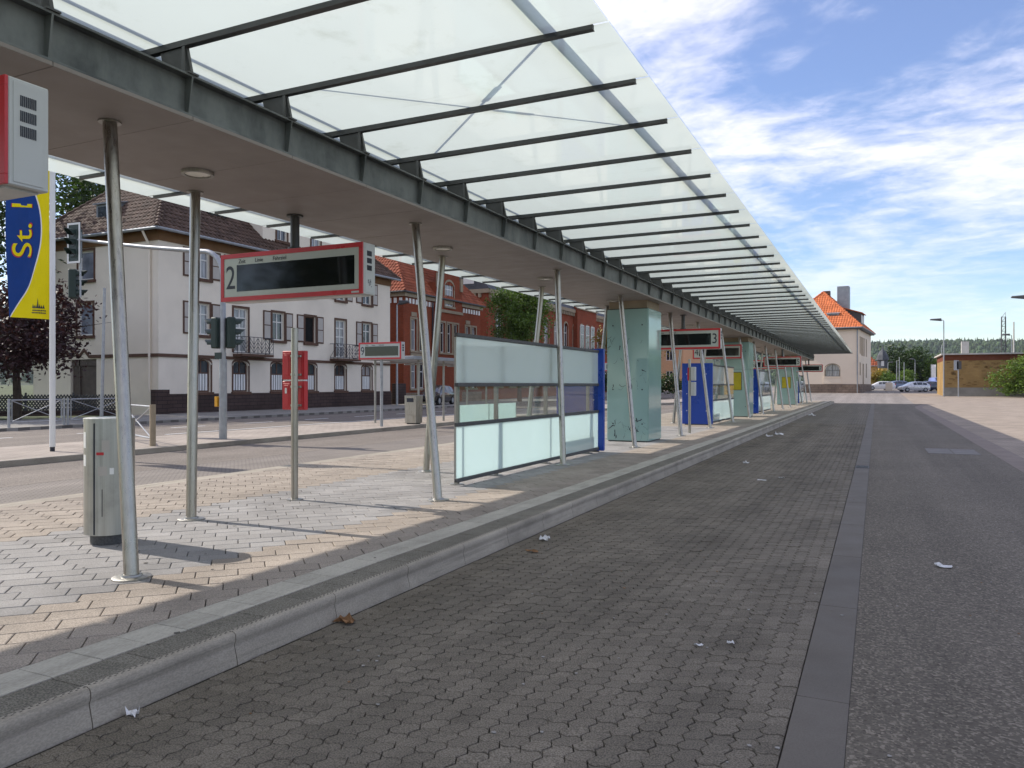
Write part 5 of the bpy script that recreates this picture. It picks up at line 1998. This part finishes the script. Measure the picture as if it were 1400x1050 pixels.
# trees across the cross road
for k, (px_, d_, h, r, mt, lb) in enumerate((
        (1236, 158, 9.0, 3.9, m_lfd, 'tall dark green tree right of the turret'),
        (1262, 162, 7.2, 3.4, m_lfd, 'dark green tree behind the silver hatchback'),
        (1279, 156, 6.6, 2.6, m_lfm, 'rounded mid green tree between the street flags'),
        (1296, 170, 6.4, 3.0, m_lfm, 'mid green tree beside the yellow brick building'),
        (1216, 175, 6.0, 2.2, m_lfd, 'dark tree tucked behind the slate turret'),
        (1217, 138, 3.2, 1.3, m_lfm, 'small green bush in front of the turret'),
        (1240, 140, 3.0, 1.0, m_lfl, 'young light green bush behind the silver hatchback'),
        (1232, 139, 2.2, 1.0, m_lfm, 'low green bush by the slim street poles'),
        (1199, 140, 3.0, 1.0, m_lfy, 'yellow flowering shrub beside the cream house corner'),
        (1206, 142, 3.4, 1.1, m_lfy, 'second yellow shrub in front of the ochre house'))):
    x, y, _z = at(px_, d_)
    rng = random.Random(40 + k)
    bl = [(rng.uniform(-r * .5, r * .5), rng.uniform(-r * .5, r * .5), h * rng.uniform(.42, .84), r * rng.uniform(.5, .75), r * rng.uniform(.5, .75)) for _ in range(6)]
    tree('far_tree' if h > 4 else 'far_bush', lb, (x, y, rise(y)), h * .5, bl, 4200 if h > 4 else 2200, .26 if h > 4 else .16, mt, 50 + k, .2, cat='tree' if h > 4 else 'bush')
# tree behind the photographer, mirrored in the display glass
tree('plaza_tree', 'leafy green tree mirrored in the glass of display 2', (-16.5, -8.5, .1), 4,
     [(0, 0, 6.4, 3.6, 3.0), (2.3, -.6, 5.2, 2.6, 2.2), (-2.4, .6, 5.4, 2.8, 2.2), (.4, 0, 9.0, 2.6, 2.2), (1.2, 1, 3.9, 2.0, 1.6)], 9000, .19, m_lfd, 71, .2)


# wooded hill on the horizon
rng = random.Random(21)
def hill_h(az, r):
    """height of the hill at azimuth az (radians from +y, clockwise) and distance r"""
    base = 92 + 9 * math.sin(az * 4.1 + .2) + 7 * math.sin(az * 9.3 + 2.2) + 3 * math.sin(az * 23)
    k = max(0., min(1., (r - 1300) / 1000))
    k = k * k * (3 - 2 * k)
    return base * k + 1


hm = MB()
NA, NR = 90, 9
for i in range(NA):
    for j in range(NR):
        q = []
        for di, dj in ((0, 0), (1, 0), (1, 1), (0, 1)):
            az = R(-75) + R(140) * (i + di) / NA
            r = 1280 + 1300 * (j + dj) / NR
            q.append((r * math.sin(az), r * math.cos(az), hill_h(az, r) - (2 if r < 1300 else 0)))
        hm.quad(*q[::-1])
tag(hm.build('hill', M('forest_floor', (.035, .05, .022), .95, var=.3, scale=.02), smooth=True), 'wooded hill closing the view', kind='structure')
fw_ = MB()
for k in range(15000):
    az = R(-8) + R(52) * rng.random() if k < 12500 else R(-70) + R(64) * rng.random()
    r = 1350 + 1050 * rng.random()
    x, y = r * math.sin(az), r * math.cos(az)
    z = hill_h(az, r)
    h = rng.uniform(10, 18)
    w = h * rng.uniform(.28, .42)
    if rng.random() < .45:            # spruce
        P = [(x + w * .62 * math.cos(1.257 * i + k), y + w * .62 * math.sin(1.257 * i + k), z) for i in range(5)] + [(x, y, z + h * 1.25)]
        fw_.add(P, [(i, (i + 1) % 5, 5) for i in range(5)])
    else:
        P = []
        for zz_, rr in ((.15, .7), (.5, 1.0), (.82, .72)):
            P += [(x + w * rr * rng.uniform(.8, 1.15) * math.cos(1.0472 * i + k), y + w * rr * rng.uniform(.8, 1.15) * math.sin(1.0472 * i + k), z + h * zz_ * rng.uniform(.94, 1.06)) for i in range(6)]
        P.append((x, y, z + h))
        fs = [(a * 6 + i, a * 6 + (i + 1) % 6, a * 6 + 6 + (i + 1) % 6, a * 6 + 6 + i) for a in (0, 1) for i in range(6)] + [(12 + i, 12 + (i + 1) % 6, 18) for i in range(6)]
        fw_.add(P, fs)
t_ = NT('forest_crowns')
k_ = t_.mrange(t_.rnd(), 0, 1, .55, 1.5)
t_.l(t_.mix(1., t_.mix(t_.mrange(t_.noise(t_.pos(), .012, 3), .35, .65), (.026, .05, .022), (.05, .078, .026)), k_, 'MULTIPLY'), t_.b.inputs['Base Color'])
t_.b.inputs['Roughness'].default_value = .9
tag(fw_.build('forest', t_.m), 'mixed forest covering the far hill', 'forest', kind='stuff')

# ================================================================== STREET FURNITURE
def street_lamp(label, loc, h, rz, arm=1.0, group='street lamps'):
    l_ = thing('street_lamp', label, 'street lamp', loc, rz, group, local=True)
    MB().cyl((0, 0, -.05), (0, 0, h), .085, .05, 12).build('post', m_galv, l_, smooth=True)
    MB().tube([(0, 0, h - .02), (-.1, 0, h + .08), (-arm * .5, 0, h + .12)], .035, 8).build('bracket', m_galv, l_)
    hd_ = MB()
    hd_.hexa(((-arm - .1, -.2, h + .12), (-.2, -.2, h - .02), (-.2, .2, h - .02), (-arm - .1, .2, h + .12),
              (-arm - .05, -.1, h + .26), (-.25, -.16, h + .3), (-.25, .16, h + .3), (-arm - .05, .1, h + .26)))
    hd_.build('lamp_head', m_drk, l_, bevel=.03)
    return l_


street_lamp('tall street lamp standing at the left corner of the yellow brick building', (6.9, 99.4, rise(99)), 8.55, 0, 1.3)
street_lamp('street lamp behind the yellow brick building roof', at(1383, 118), 8.4, 0, 1.2)
street_lamp('street lamp with its pale head above the bright green bush', at(1406, 62), 8.55, R(0), 1.1)
street_lamp('dark headed street lamp at the end of the white house front', (-30.9, 46.0, .11), 7.2, R(180), .9)
street_lamp('slim street lamp behind the silver hatchback', at(1251, 142), 5.2, 0, .8)
street_lamp('street lamp beside the slate turret', at(1214, 140), 4.6, R(180), .8)
# slim poles and flags
for px_, h, lb in ((1226, 5.0, 'plain slim pole left of a taller pole across the cross road'), (1229.5, 5.6, 'taller plain pole across the cross road'), (1236, 4.7, 'plain slim pole right of the taller pole')):
    o = MB().cyl((0, 0, -.05), (0, 0, h), .08, .06, 8).build('pole', m_galv)
    o.location = at(px_, 136)
    tag(o, lb, 'pole', 'poles across the cross road')
for px_, lb in ((1273, 'white vertical flag on a pole beside the blue van'), (1286, 'yellow white flag on a pole beside the lamp post')):
    x, y, _z = at(px_, 134)
    fo = thing('flag_pole', lb, 'flag', (x, y, rise(y)), group='street flags')
    g_ = rise(y)
    MB().cyl((x, y, g_ - .05), (x, y, g_ + 4.3), .05, .04, 8).build('pole', m_galv, fo)
    fl_ = MB()
    n = 8
    for k in range(n):
        a, b = k / n, (k + 1) / n
        dx = lambda q: .06 * math.sin(q * 9)
        fl_.hexa([(x + .05, y + dx(a), g_ + 1.3 + 2.9 * a), (x + .75, y - dx(a), g_ + 1.3 + 2.9 * a), (x + .75, y + .02 - dx(a), g_ + 1.3 + 2.9 * a), (x + .05, y + .02 + dx(a), g_ + 1.3 + 2.9 * a),
                  (x + .05, y + dx(b), g_ + 1.3 + 2.9 * b), (x + .75, y - dx(b), g_ + 1.3 + 2.9 * b), (x + .75, y + .02 - dx(b), g_ + 1.3 + 2.9 * b), (x + .05, y + .02 + dx(b), g_ + 1.3 + 2.9 * b)])
    fl_.build('cloth', m_bwhite if px_ < 1280 else M('flag_yellow', (.6, .55, .2), .8), fo)
# railway masts
mx_, my_, _z = at(1372, 150)
lm = thing('catenary_mast', 'steel lattice railway mast behind the yellow brick building', 'mast', (mx_, my_, 1))
b_ = MB()
for sx, sy in ((-.4, -.4), (.4, -.4), (.4, .4), (-.4, .4)):
    b_.cyl((mx_ + sx, my_ + sy, .5), (mx_ + sx * .8, my_ + sy * .8, 14.9), .07, n=6)
b_.build('leg_frame', m_drk, lm)
b_ = MB()
for k in range(16):
    z = 1.0 + .92 * k
    f_ = 1 - .2 * z / 15
    for (ax, ay), (bx_, by_) in (((-.4, -.4), (.4, -.4)), ((.4, -.4), (.4, .4))):
        b_.cyl((mx_ + ax * f_, my_ + ay * f_, z), (mx_ + bx_ * f_, my_ + by_ * f_, z), .05, n=5)
        b_.cyl((mx_ + ax * f_, my_ + ay * f_, z), (mx_ + bx_ * f_, my_ + by_ * f_, z + .92), .035, n=5)
b_.build('lattice', m_drk, lm)
o = MB().cyl((0, 0, -.1), (0, 0, 12.6), .17, .12, 10).build('concrete_pole', m_bollard)
o.location = at(1386, 148)
tag(o, 'plain concrete railway pole beside the lattice mast', 'pole')
o = MB().cyl((0, 0, -.1), (0, 0, 6.2), .06, .05, 8).build('pole', m_galv)
o.location = at(1287.5, 96)
tag(o, 'thin pole behind the lamp post at the yellow brick corner', 'pole')
# sign post next to the lamp at the brick building
sgn = thing('sign_post', 'grey sign post with dark plate in front of the yellow brick building', 'sign post', (8.2, 97.8, rise(98)))
MB().cyl((8.2, 97.8, .1), (8.2, 97.8, 4.3), .06, n=8).build('post', m_galv, sgn)
MB().box(8.05, 8.5, 97.72, 97.76, 3.3, 4.2).build('plate', m_drk, sgn)
MB().box(7.75, 8.19, 97.72, 97.76, 3.2, 4.3).build('plate', m_galv, sgn)
# grey cabinet, post and seat in front of the bush
cb_ = thing('grey_cabinet', 'low concrete cabinet standing beside the bush and the brick wall', 'cabinet', (15.0, 96.2, rise(96)))
MB().box(14.4, 15.7, 95.7, 96.5, .15, 1.35).build('body', m_bollard, cb_, bevel=.02)
MB().box(14.35, 15.75, 95.65, 96.55, 1.351, 1.42).build('lid', m_signg, cb_, bevel=.02)
o = MB().cyl((0, 0, -.05), (0, 0, 1.35), .09, n=12).build('bollard', m_white)
o.location = (14.3, 88, rise(88))
tag(o, 'pale slim bollard on the forecourt in front of the concrete cabinet', 'bollard')
for k, (x, lb) in enumerate(((17.0, 'white flat bench on the forecourt under the green bush'),)):
    be = thing('bench', lb, 'bench', (x, 84, rise(84)))
    MB().box(x, x + 2.2, 83.8, 84.3, .62, .72).build('seat', m_white, be, bevel=.01)
    for q in (x + .3, x + 1.8):
        MB().box(q, q + .12, 83.85, 84.25, .05, .619).build('leg', m_galv, be)
tag(MB().box(15.6, 16.7, 88.6, 89.2, .1, .62).build('stone_block', m_bollard, loc=(16.1, 88.9, .14), bevel=.03), 'pale concrete block on the forecourt beside the bench', 'block')

# ---------------------------------------------------------------- banner on its pole
bpx, bpy_ = -16.55, 11.05
bn = thing('banner_pole', 'blue and yellow town banner hanging from a white pole on the island', 'banner', (bpx, bpy_, .12))
MB().cyl((bpx, bpy_, .22), (bpx, bpy_, 7.6), .062, .055, 16).build('pole', m_white, bn, smooth=True)
MB().cyl((bpx, bpy_, .12), (bpx, bpy_, .221), .05, n=12).build('foot', m_ink, bn)
BW, BZ0, BZ1 = .98, 3.05, 6.9
wd = Vector((-.9036, -.4285, 0)).normalized()      # cloth hangs away from the pole
wnrm = Vector((.4285, -.9036, 0))


def cloth(u, v, d=0.):
    """u 0 at the pole .. 1 outer edge; v 0 bottom .. 1 top"""
    sag = .05 * u * (1 - v) * 1.0
    p = Vector((bpx, bpy_, 0)) + wd * (.05 + BW * u * (.96 + .04 * v))
    p += wnrm * (.035 * math.sin(u * 5.5 + v * 4) + .02 * math.sin(u * 11 - v * 7) + d)
    p.z = BZ0 + (BZ1 - BZ0) * v + .06 * u * (1 - v) - sag * .0
    return p


def arc(v):
    """boundary between yellow (pole side) and blue, as u"""
    return .20 + .78 * abs((v - .50) / .50) ** 2.0


cm = MB()
NV = 48
for k in range(NV):
    v0, v1 = k / NV, (k + 1) / NV
    for seg_ in range(3):
        for sub in range(6):
            def U(v, s):
                a = min(.97, arc(v))
                e = [0, a, min(.985, a + .03), 1.0]
                return e[seg_] + (e[seg_ + 1] - e[seg_]) * s
            s0, s1 = sub / 6, (sub + 1) / 6
            q = [cloth(U(v0, s0), v0), cloth(U(v0, s1), v0), cloth(U(v1, s1), v1), cloth(U(v1, s0), v1)]
            cm.quad(*[tuple(a) for a in q], seg_)
            cm.quad(*[tuple(a - wnrm * .003) for a in q[::-1]], seg_)
co = cm.build('banner_cloth', [m_yel, m_bwhite, m_ban], bn, smooth=True)
# lettering runs upwards: outlined script letters
for (txt, cu_, cv, sz) in (('St.', .62, .455, .66), ('I', .62, .655, .66)):
    vs, fs = text_mesh(txt, sz, 1.3)
    for mt, sc_, d in ((m_red, 1.0, -.012), (m_yel, .93, -.016)):
        tb_ = MB()
        tb_.add([tuple(cloth(cu_ - (-v.y * sc_) / BW * 1.0, cv + v.x * sc_ / (BZ1 - BZ0), d * -1 + v.z * .2)) for v in vs], fs)
        tb_.build('lettering', mt, co)
sk = MB()
rng = random.Random(4)
for k in range(7):
    u0 = .10 + .045 * k
    hgt = rng.uniform(.018, .035) if k != 3 else .06
    sk.add([tuple(cloth(u0, .06, .006)), tuple(cloth(u0 + .05, .06, .006)), tuple(cloth(u0 + .025, .06 + hgt, .006))], ((0, 1, 2),))
for k, (a, b, v) in enumerate(((.08, .42, .048), (.08, .44, .034))):
    n = 9
    for q in range(n):
        ua, ub = a + (b - a) * q / n, a + (b - a) * (q + .75) / n
        sk.quad(*[tuple(cloth(x_, y_, .006)) for x_, y_ in ((ua, v - .004), (ub, v - .004), (ub, v + .003), (ua, v + .003))])
sk.build('skyline_print', m_ink, co)
for v in (.0, .25, .5, .75, 1):
    MB().cyl(cloth(0, v), (bpx, bpy_, cloth(0, v).z), .012, n=6).build('eyelet_tie', m_galv, bn)

# ---------------------------------------------------------------- traffic lights
tlx, tly = -16.14, 15.59
tl = thing('traffic_light', 'grey traffic light mast with curved overhead arm on the island', 'traffic light', (tlx, tly, .12))
MB().cyl((tlx, tly, .12), (tlx, tly, 2.3), .105, n=14).build('lower_mast', m_galv, tl, smooth=True)
arcp = [(tlx, tly, 2.3), (tlx, tly, 4.55)]
for k in range(1, 8):
    q = R(90) * k / 7
    arcp.append((tlx - .75 * (1 - math.cos(q)), tly, 4.55 + .75 * math.sin(q)))
arcp += [(tlx - 3.2, tly, 5.62), (tlx - 6.0, tly, 6.05)]
MB().tube(arcp, [.075] * 2 + [.07] * 7 + [.055, .045], 12).build('mast_arm', m_galv, tl, smooth=True)


def signal(parent, x, y, z, rz, sc_=1., plate=False):
    """three-lamp head; visors point along local +x turned by rz"""
    ca, sa = math.cos(rz), math.sin(rz)

    def T(p):
        return (x + (p[0] * ca - p[1] * sa) * sc_, y + (p[0] * sa + p[1] * ca) * sc_, z + p[2] * sc_)

    def put(mb, nm, mt, par, **k):
        mb.v = [T(v) for v in mb.v]
        return mb.build(nm, mt, par, **k)
    hd_ = put(MB().box(-.2, .02, -.15, .15, -.45, .45), 'signal_head', m_sig, parent, bevel=.03)
    if plate:
        put(MB().box(-.03, .0, -.27, .27, -.62, .62), 'backing_plate', m_sig, hd_, bevel=.01)
        pf = MB()
        for a in ((-.27, -.21, -.62, .62), (.21, .27, -.62, .62)):
            pf.box(.0005, .012, a[0], a[1], a[2], a[3])
        pf.box(.0005, .012, -.21, .21, .56, .62)
        pf.box(.0005, .012, -.21, .21, -.62, -.56)
        put(pf, 'white_border', m_white, hd_)
    for k in (-.3, 0, .3):
        put(MB().cyl((.018, 0, k), (.03, 0, k), .105, n=16), 'lens', m_lens, hd_)
        v_ = MB()
        n = 12
        for i in range(n):
            q0, q1 = R(-20) + R(220) * i / n, R(-20) + R(220) * (i + 1) / n
            P = []
            for xx, f in ((.02, 1), (.30, .97)):
                for q, rr in ((q0, .118), (q1, .118), (q1, .125), (q0, .125)):
                    ln = xx if xx < .1 else .16 + .15 * max(0, math.sin((q0 + q1) / 2))
                    P.append((ln, rr * math.cos(q), k + rr * math.sin(q) * f))
            v_.hexa(P)
        put(v_, 'visor', m_sig, hd_)
    return hd_


# overhead heads
signal(tl, tlx - 6.12, tly - .05, 5.95, R(-86), 1.0, True)
signal(tl, tlx - 6.2, tly + .1, 4.72, R(35), 1.0)
MB().cyl((tlx - 6.0, tly + .08, 4.3), (tlx - 6.0, tly + .08, 6.3), .03, n=8).build('drop_tube', m_galv, tl)
# heads on the mast
signal(tl, tlx - .30, tly - .02, 3.02, R(185), .95)
signal(tl, tlx + .24, tly + .16, 3.02, R(60), .95)
MB().box(tlx - .22, tlx + .02, tly - .09, tly + .09, 2.3, 2.48).build('junction_box', m_sig, tl)
MB().box(tlx - .2, tlx - .104, tly - .12, tly + .02, 1.0, 1.28).build('push_button', m_orange, tl, bevel=.01)
# thin tilted pole behind the first column
tp2 = MB().cyl((0, 0, -.05), (.18, 0, 5.2), .065, .05, 10).build('grey_pole', m_galv)
tp2.location = (-26.9, 19.9, .11)
tag(tp2, 'thin grey pole on the far pavement behind the first slanting column', 'pole')

# ---------------------------------------------------------------- pedestrian barriers
def barrier(label, p, q, group='pedestrian barriers', bolld=False):
    p, q = Vector(p), Vector(q)
    r_ = thing('pedestrian_barrier', label, 'barrier', tuple(p), group=group)
    L = (q - p)
    for t_ in (0, 1):
        MB().cyl(p + L * t_ + Vector((0, 0, -.02)), p + L * t_ + Vector((0, 0, 1.0)), .045 if not bolld else .07, n=8).build('post', m_stonetrim if bolld else m_galv, r_)
    f = MB()
    a, b = p + L * .05, p + L * .95
    for z in (.18, .95):
        f.cyl(a + Vector((0, 0, z)), b + Vector((0, 0, z)), .026, n=6)
    f.cyl(a + Vector((0, 0, .18)), a + Vector((0, 0, .95)), .022, n=6)
    f.cyl(b + Vector((0, 0, .18)), b + Vector((0, 0, .95)), .022, n=6)
    f.build('frame', m_galv, r_)
    x_ = MB()
    x_.cyl(a + Vector((0, 0, .2)), b + Vector((0, 0, .93)), .016, n=6)
    x_.cyl(a + Vector((0, 0, .93)), b + Vector((0, 0, .2)), .016, n=6)
    x_.build('cross_bars', m_galv, r_)
    return r_


barrier('steel barrier by the kerb in front of the copper tree', (-27.2, 16.6, .11), (-27.2, 18.6, .11))
barrier('steel barrier by the kerb in front of the lattice fence end', (-27.2, 18.75, .11), (-27.2, 21.2, .11))
barrier('pale barrier across the island behind the steel bin', (-18.5, 14.3, .12), (-15.8, 13.05, .12), bolld=True)
# crossed-lath garden fence
fe = thing('garden_fence', 'dark crossed-lath wooden fence under the copper tree', 'fence', (-36, 24.5, .11))
A_, B_ = Vector((-39.2, 22.4, .11)), Vector((-34.6, 26.6, .11))
D_ = (B_ - A_)
n_ = 44
for k in range(n_):
    for sg in (-1, 1):
        c0 = A_ + D_ * ((k + .5) / n_)
        e_ = D_ / n_ * 2.2 * sg
        lath = MB()
        off_ = Vector((.02 * sg, -.02 * sg, 0))
        lath.cyl(c0 - e_ + off_ + Vector((0, 0, .12)), c0 + e_ + off_ + Vector((0, 0, 1.0)), .03, n=4)
        lath.build('lath', m_drk, fe)
for z in (.3, .82):
    MB().cyl(A_ + Vector((0, 0, z)), B_ + Vector((0, 0, z)), .035, n=6).build('rail', m_drk, fe)
for k in range(4):
    c0 = A_ + D_ * k / 3
    MB().cyl(c0, c0 + Vector((0, 0, 1.1)), .05, n=8).build('post', m_drk, fe)
MB().hexa([tuple(A_ + Vector((.1, -.1, -.05))), tuple(B_ + Vector((.1, -.1, -.05))), tuple(B_ + Vector((-.1, .1, -.05))), tuple(A_ + Vector((-.1, .1, -.05))),
           tuple(A_ + Vector((.1, -.1, .2))), tuple(B_ + Vector((.1, -.1, .2))), tuple(B_ + Vector((-.1, .1, .2))), tuple(A_ + Vector((-.1, .1, .2)))]).build('base_wall', m_plinth, fe)

# ---------------------------------------------------------------- island: displays, shelter, bin
display_sign(9, 'departure display numbered 9 on a post on the island', -16.75, -14.95, 22.5, 2.5, True, False, post=.12)
display_sign(11, 'departure display numbered 11 on a post on the island seen beyond the kiosk', -17.0, -15.0, 50.5, 2.55, True, False, post=.12)
ish = thing('island_shelter', 'flat roofed steel shelter on the island beside display 9', 'shelter', (-16.9, 27, .12))
MB().box(-18.0, -15.6, 24.3, 31.5, 2.55, 2.68).build('roof', m_zinc, ish, bevel=.01)
for x, y in ((-17.6, 24.7), (-16.0, 25.3), (-17.6, 31.0), (-16.0, 31.0), (-16.0, 27.2), (-16.0, 29.2)):
    MB().cyl((x, y, .12), (x, y, 2.5495), .045, n=10).build('post', m_steeld, ish)
for y in (25.0, 27.2, 29.2, 30.8):
    MB().cyl((-17.9, y, 2.45), (-15.7, y, 2.45), .03, n=6).build('roof_rib', m_galv, ish)
ib = thing('island_bin', 'square tapered steel bin on the island in front of the shelter', 'waste bin', (-15.75, 24.6, .12))
MB().hexa(((-16.0, 24.35, .16), (-15.52, 24.35, .16), (-15.52, 24.8, .16), (-16.0, 24.8, .16), (-16.02, 24.33, 1.2), (-15.5, 24.33, 1.2), (-15.5, 24.82, 1.2), (-16.02, 24.82, 1.2))).build('body', m_steelm, ib, bevel=.01)
MB().box(-15.95, -15.57, 24.4, 24.75, .12, .161).build('foot', m_drk, ib)
MB().box(-15.9, -15.62, 24.315, 24.331, .95, 1.1).build('slot', m_ink, ib)
tag(MB().box(-34.2, -33.6, 50.2, 51.3, .1, 1.7).build('gate_pier', m_plinth, loc=(-33.9, 50.7, .1), bevel=.02), 'dark stone gate pier between the white house and the brick house', 'pier')
# weeds by the brick house
tree('weed_patch', 'bright green weeds growing at the foot of the brick house', (-33.1, 52.2, .11), .1, [(0, 0, .3, .7, .35), (.3, 1.6, .3, .8, .3), (.2, 3.0, .25, .7, .3)], 1500, .07, m_lfl, 81, .02, cat='plant', limbs=False)

# ---------------------------------------------------------------- vehicles
def car(name, label, loc, rz, paint, L=4.1, W=1.72, Hh=1.48, kind='hatch'):
    c = thing(name, label, 'van' if kind == 'van' else 'car', loc, rz, local=True)
    if kind == 'van':
        st = [(-.50, .42, .75, 1.0, .80), (-.485, .30, .95, 1.55, .9), (-.44, .26, 1.0, 1.95, .97), (.0, .25, 1.02, 2.0, 1.), (.26, .25, 1.02, 1.98, 1.), (.36, .25, 1.02, 1.55, .97), (.45, .27, .92, 1.02, .9), (.5, .38, .72, .8, .78)]
    else:
        st = [(-.50, .42, .72, .80, .78), (-.485, .30, .86, .98, .9), (-.46, .25, .9, 1.12, .95), (-.38, .22, .92, 1.36, .98), (-.22, .2, .93, 1.46, 1.), (-.02, .2, .93, 1.48, 1.), (.10, .2, .92, 1.38, 1.),
              (.26, .2, .90, 1.02, .98), (.30, .2, .88, .95, .98), (.40, .22, .80, .84, .94), (.47, .28, .68, .72, .84), (.5, .38, .55, .58, .68)]
    sec = []
    for x, zb, zm, zt, wf in st:
        hw = W / 2 * wf
        top = hw * (.74 if zt - zm > .25 else .9)
        k = Hh / 1.48 if kind != 'van' else 1
        sec.append([(x * L, s_ * w, z * k) for s_, w, z in ((-1, hw * .92, zb), (-1, hw, zb + .16), (-1, hw * .99, zm), (-1, top, zt - .05), (-1, top * .8, zt), (1, top * .8, zt), (1, top, zt - .05), (1, hw * .99, zm), (1, hw, zb + .16), (1, hw * .92, zb))])
    b_ = MB()
    n = 10
    vs = [v for s_ in sec for v in s_]
    fs = [(a * n + i, a * n + (i + 1) % n, (a + 1) * n + (i + 1) % n, (a + 1) * n + i) for a in range(len(sec) - 1) for i in range(n)]
    fs += [tuple(range(n))[::-1], tuple(range((len(sec) - 1) * n, len(sec) * n))]
    b_.add(vs, fs)
    b_.build('body', paint, c, smooth=True)
    # glazing set a hair proud of the body
    rngs = ((3, 4), (4, 5), (5, 6)) if kind != 'van' else ((4, 5),)
    for sd in (0, 1):
        for a, e_ in rngs:
            A, Bq = sec[a], sec[e_]
            i, j = (2, 3) if sd == 0 else (7, 6)
            P0, P1 = Vector(A[i]).lerp(Vector(A[j]), .12), Vector(Bq[i]).lerp(Vector(Bq[j]), .12)
            P2, P3 = Vector(Bq[i]).lerp(Vector(Bq[j]), .9), Vector(A[i]).lerp(Vector(A[j]), .9)
            P0, P1 = P0.lerp(P1, .06), P1.lerp(P0, .06)
            P3, P2 = P3.lerp(P2, .06), P2.lerp(P3, .06)
            o_ = Vector((0, -.012 if sd == 0 else .012, .004))
            MB().prism([tuple(q + o_) for q in (P0, P1, P2, P3)], tuple(-o_ * .6)).build('side_window', m_pane, c)
    ws = (6, 7) if kind != 'van' else (5, 6)
    for (a, e_), nm in ((ws, 'windscreen'), ((1, 3) if kind != 'van' else (1, 2), 'rear_window')):
        A, Bq = sec[a], sec[e_]
        P = [Vector(A[3]), Vector(A[6]), Vector(Bq[6]), Vector(Bq[3])]
        m_ = sum(P, Vector()) / 4
        o_ = Vector((.015 if nm == 'windscreen' else -.03, 0, .018))
        MB().prism([tuple(m_ + (q - m_) * .88 + o_) for q in P], tuple(-o_ * .5)).build(nm, m_pane, c)
    for sx in (-.31, .32):
        for sd in (-1, 1):
            y_ = sd * (W / 2 - .085)
            w__ = MB().cyl((sx * L, y_ - .1, .31), (sx * L, y_ + .1, .31), .31, n=20).build('wheel', M('tyre', (.015, .015, .015), .8), c, smooth=True)
            MB().cyl((sx * L, y_ + sd * .1005, .31), (sx * L, y_ + sd * .112, .31), .2, .17, n=14).build('rim', m_galv, w__)
    for sd in (-1, 1):
        MB().box(.455 * L, .487 * L, sd * W * .36 - .14, sd * W * .36 + .14, .60, .73).build('headlight', m_white, c, bevel=.03)
        MB().box(-.497 * L, -.47 * L, sd * W * .40 - .09, sd * W * .40 + .09, .78, 1.0).build('tail_light', m_red, c, bevel=.02)
    return c


m_silver = M('silver_paint', (.56, .57, .60), .28, .35, var=.03, coat=.6)
m_navy = M('navy_paint', (.015, .018, .05), .25, .1, var=.05, coat=.7)
m_vanb = M('van_blue', (.13, .17, .42), .35, var=.05, coat=.4)
m_blackp = M('black_paint', (.012, .012, .014), .22, var=.05, coat=.7)
car('parked_car', 'silver hatchback parked side-on across the cross road', at(1249, 110), R(180 + 25), m_silver)
car('parked_car', 'dark blue hatchback parked behind the silver hatchback', at(1267, 115), R(215), m_navy)
car('parked_van', 'light blue van parked beside the yellow brick building', at(1280, 120), R(100), m_vanb, 4.8, 1.9, 2.0, 'van')
car('parked_car', 'low white car parked by the cream house corner', at(1204, 124), R(190), M('white_car_paint', (.7, .7, .7), .25, var=.02, coat=.6), 4.2, 1.72, 1.42)
car('parked_car', 'blue grey car parked left of the silver hatchback', at(1224, 126), R(200), M('bluegrey_paint', (.1, .14, .22), .3, .2, var=.04, coat=.6))
car('parked_car', 'black car parked in front of the brick house entrance', (-29.8, 49.5, .11), R(-82), m_blackp)
cx_, cy_, cz_ = at(1215.5, 118)
tag(MB().box(cx_ - .5, cx_ + .5, cy_, cy_ + 1.1, cz_ - .05, cz_ + 1.25).build('clothes_container', m_cream, loc=(cx_, cy_, cz_), bevel=.06), 'beige clothes container beside the low white car', 'container')

# ================================================================== AIR
hzb = MB().box(-2700, 2700, -330, 2750, -3, 150)
t_ = NT('air')
t_.t.nodes.remove(t_.b)
pv_ = t_.n('ShaderNodeVolumePrincipled')
pv_.inputs['Color'].default_value = (.82, .88, 1, 1)
pv_.inputs['Density'].default_value = .00005
pv_.inputs['Anisotropy'].default_value = .2
t_.l(pv_.outputs[0], t_.out.inputs['Volume'])
hzo = hzb.build('haze', t_.m)
tag(hzo, 'thin summer haze in front of the far hill', kind='stuff')
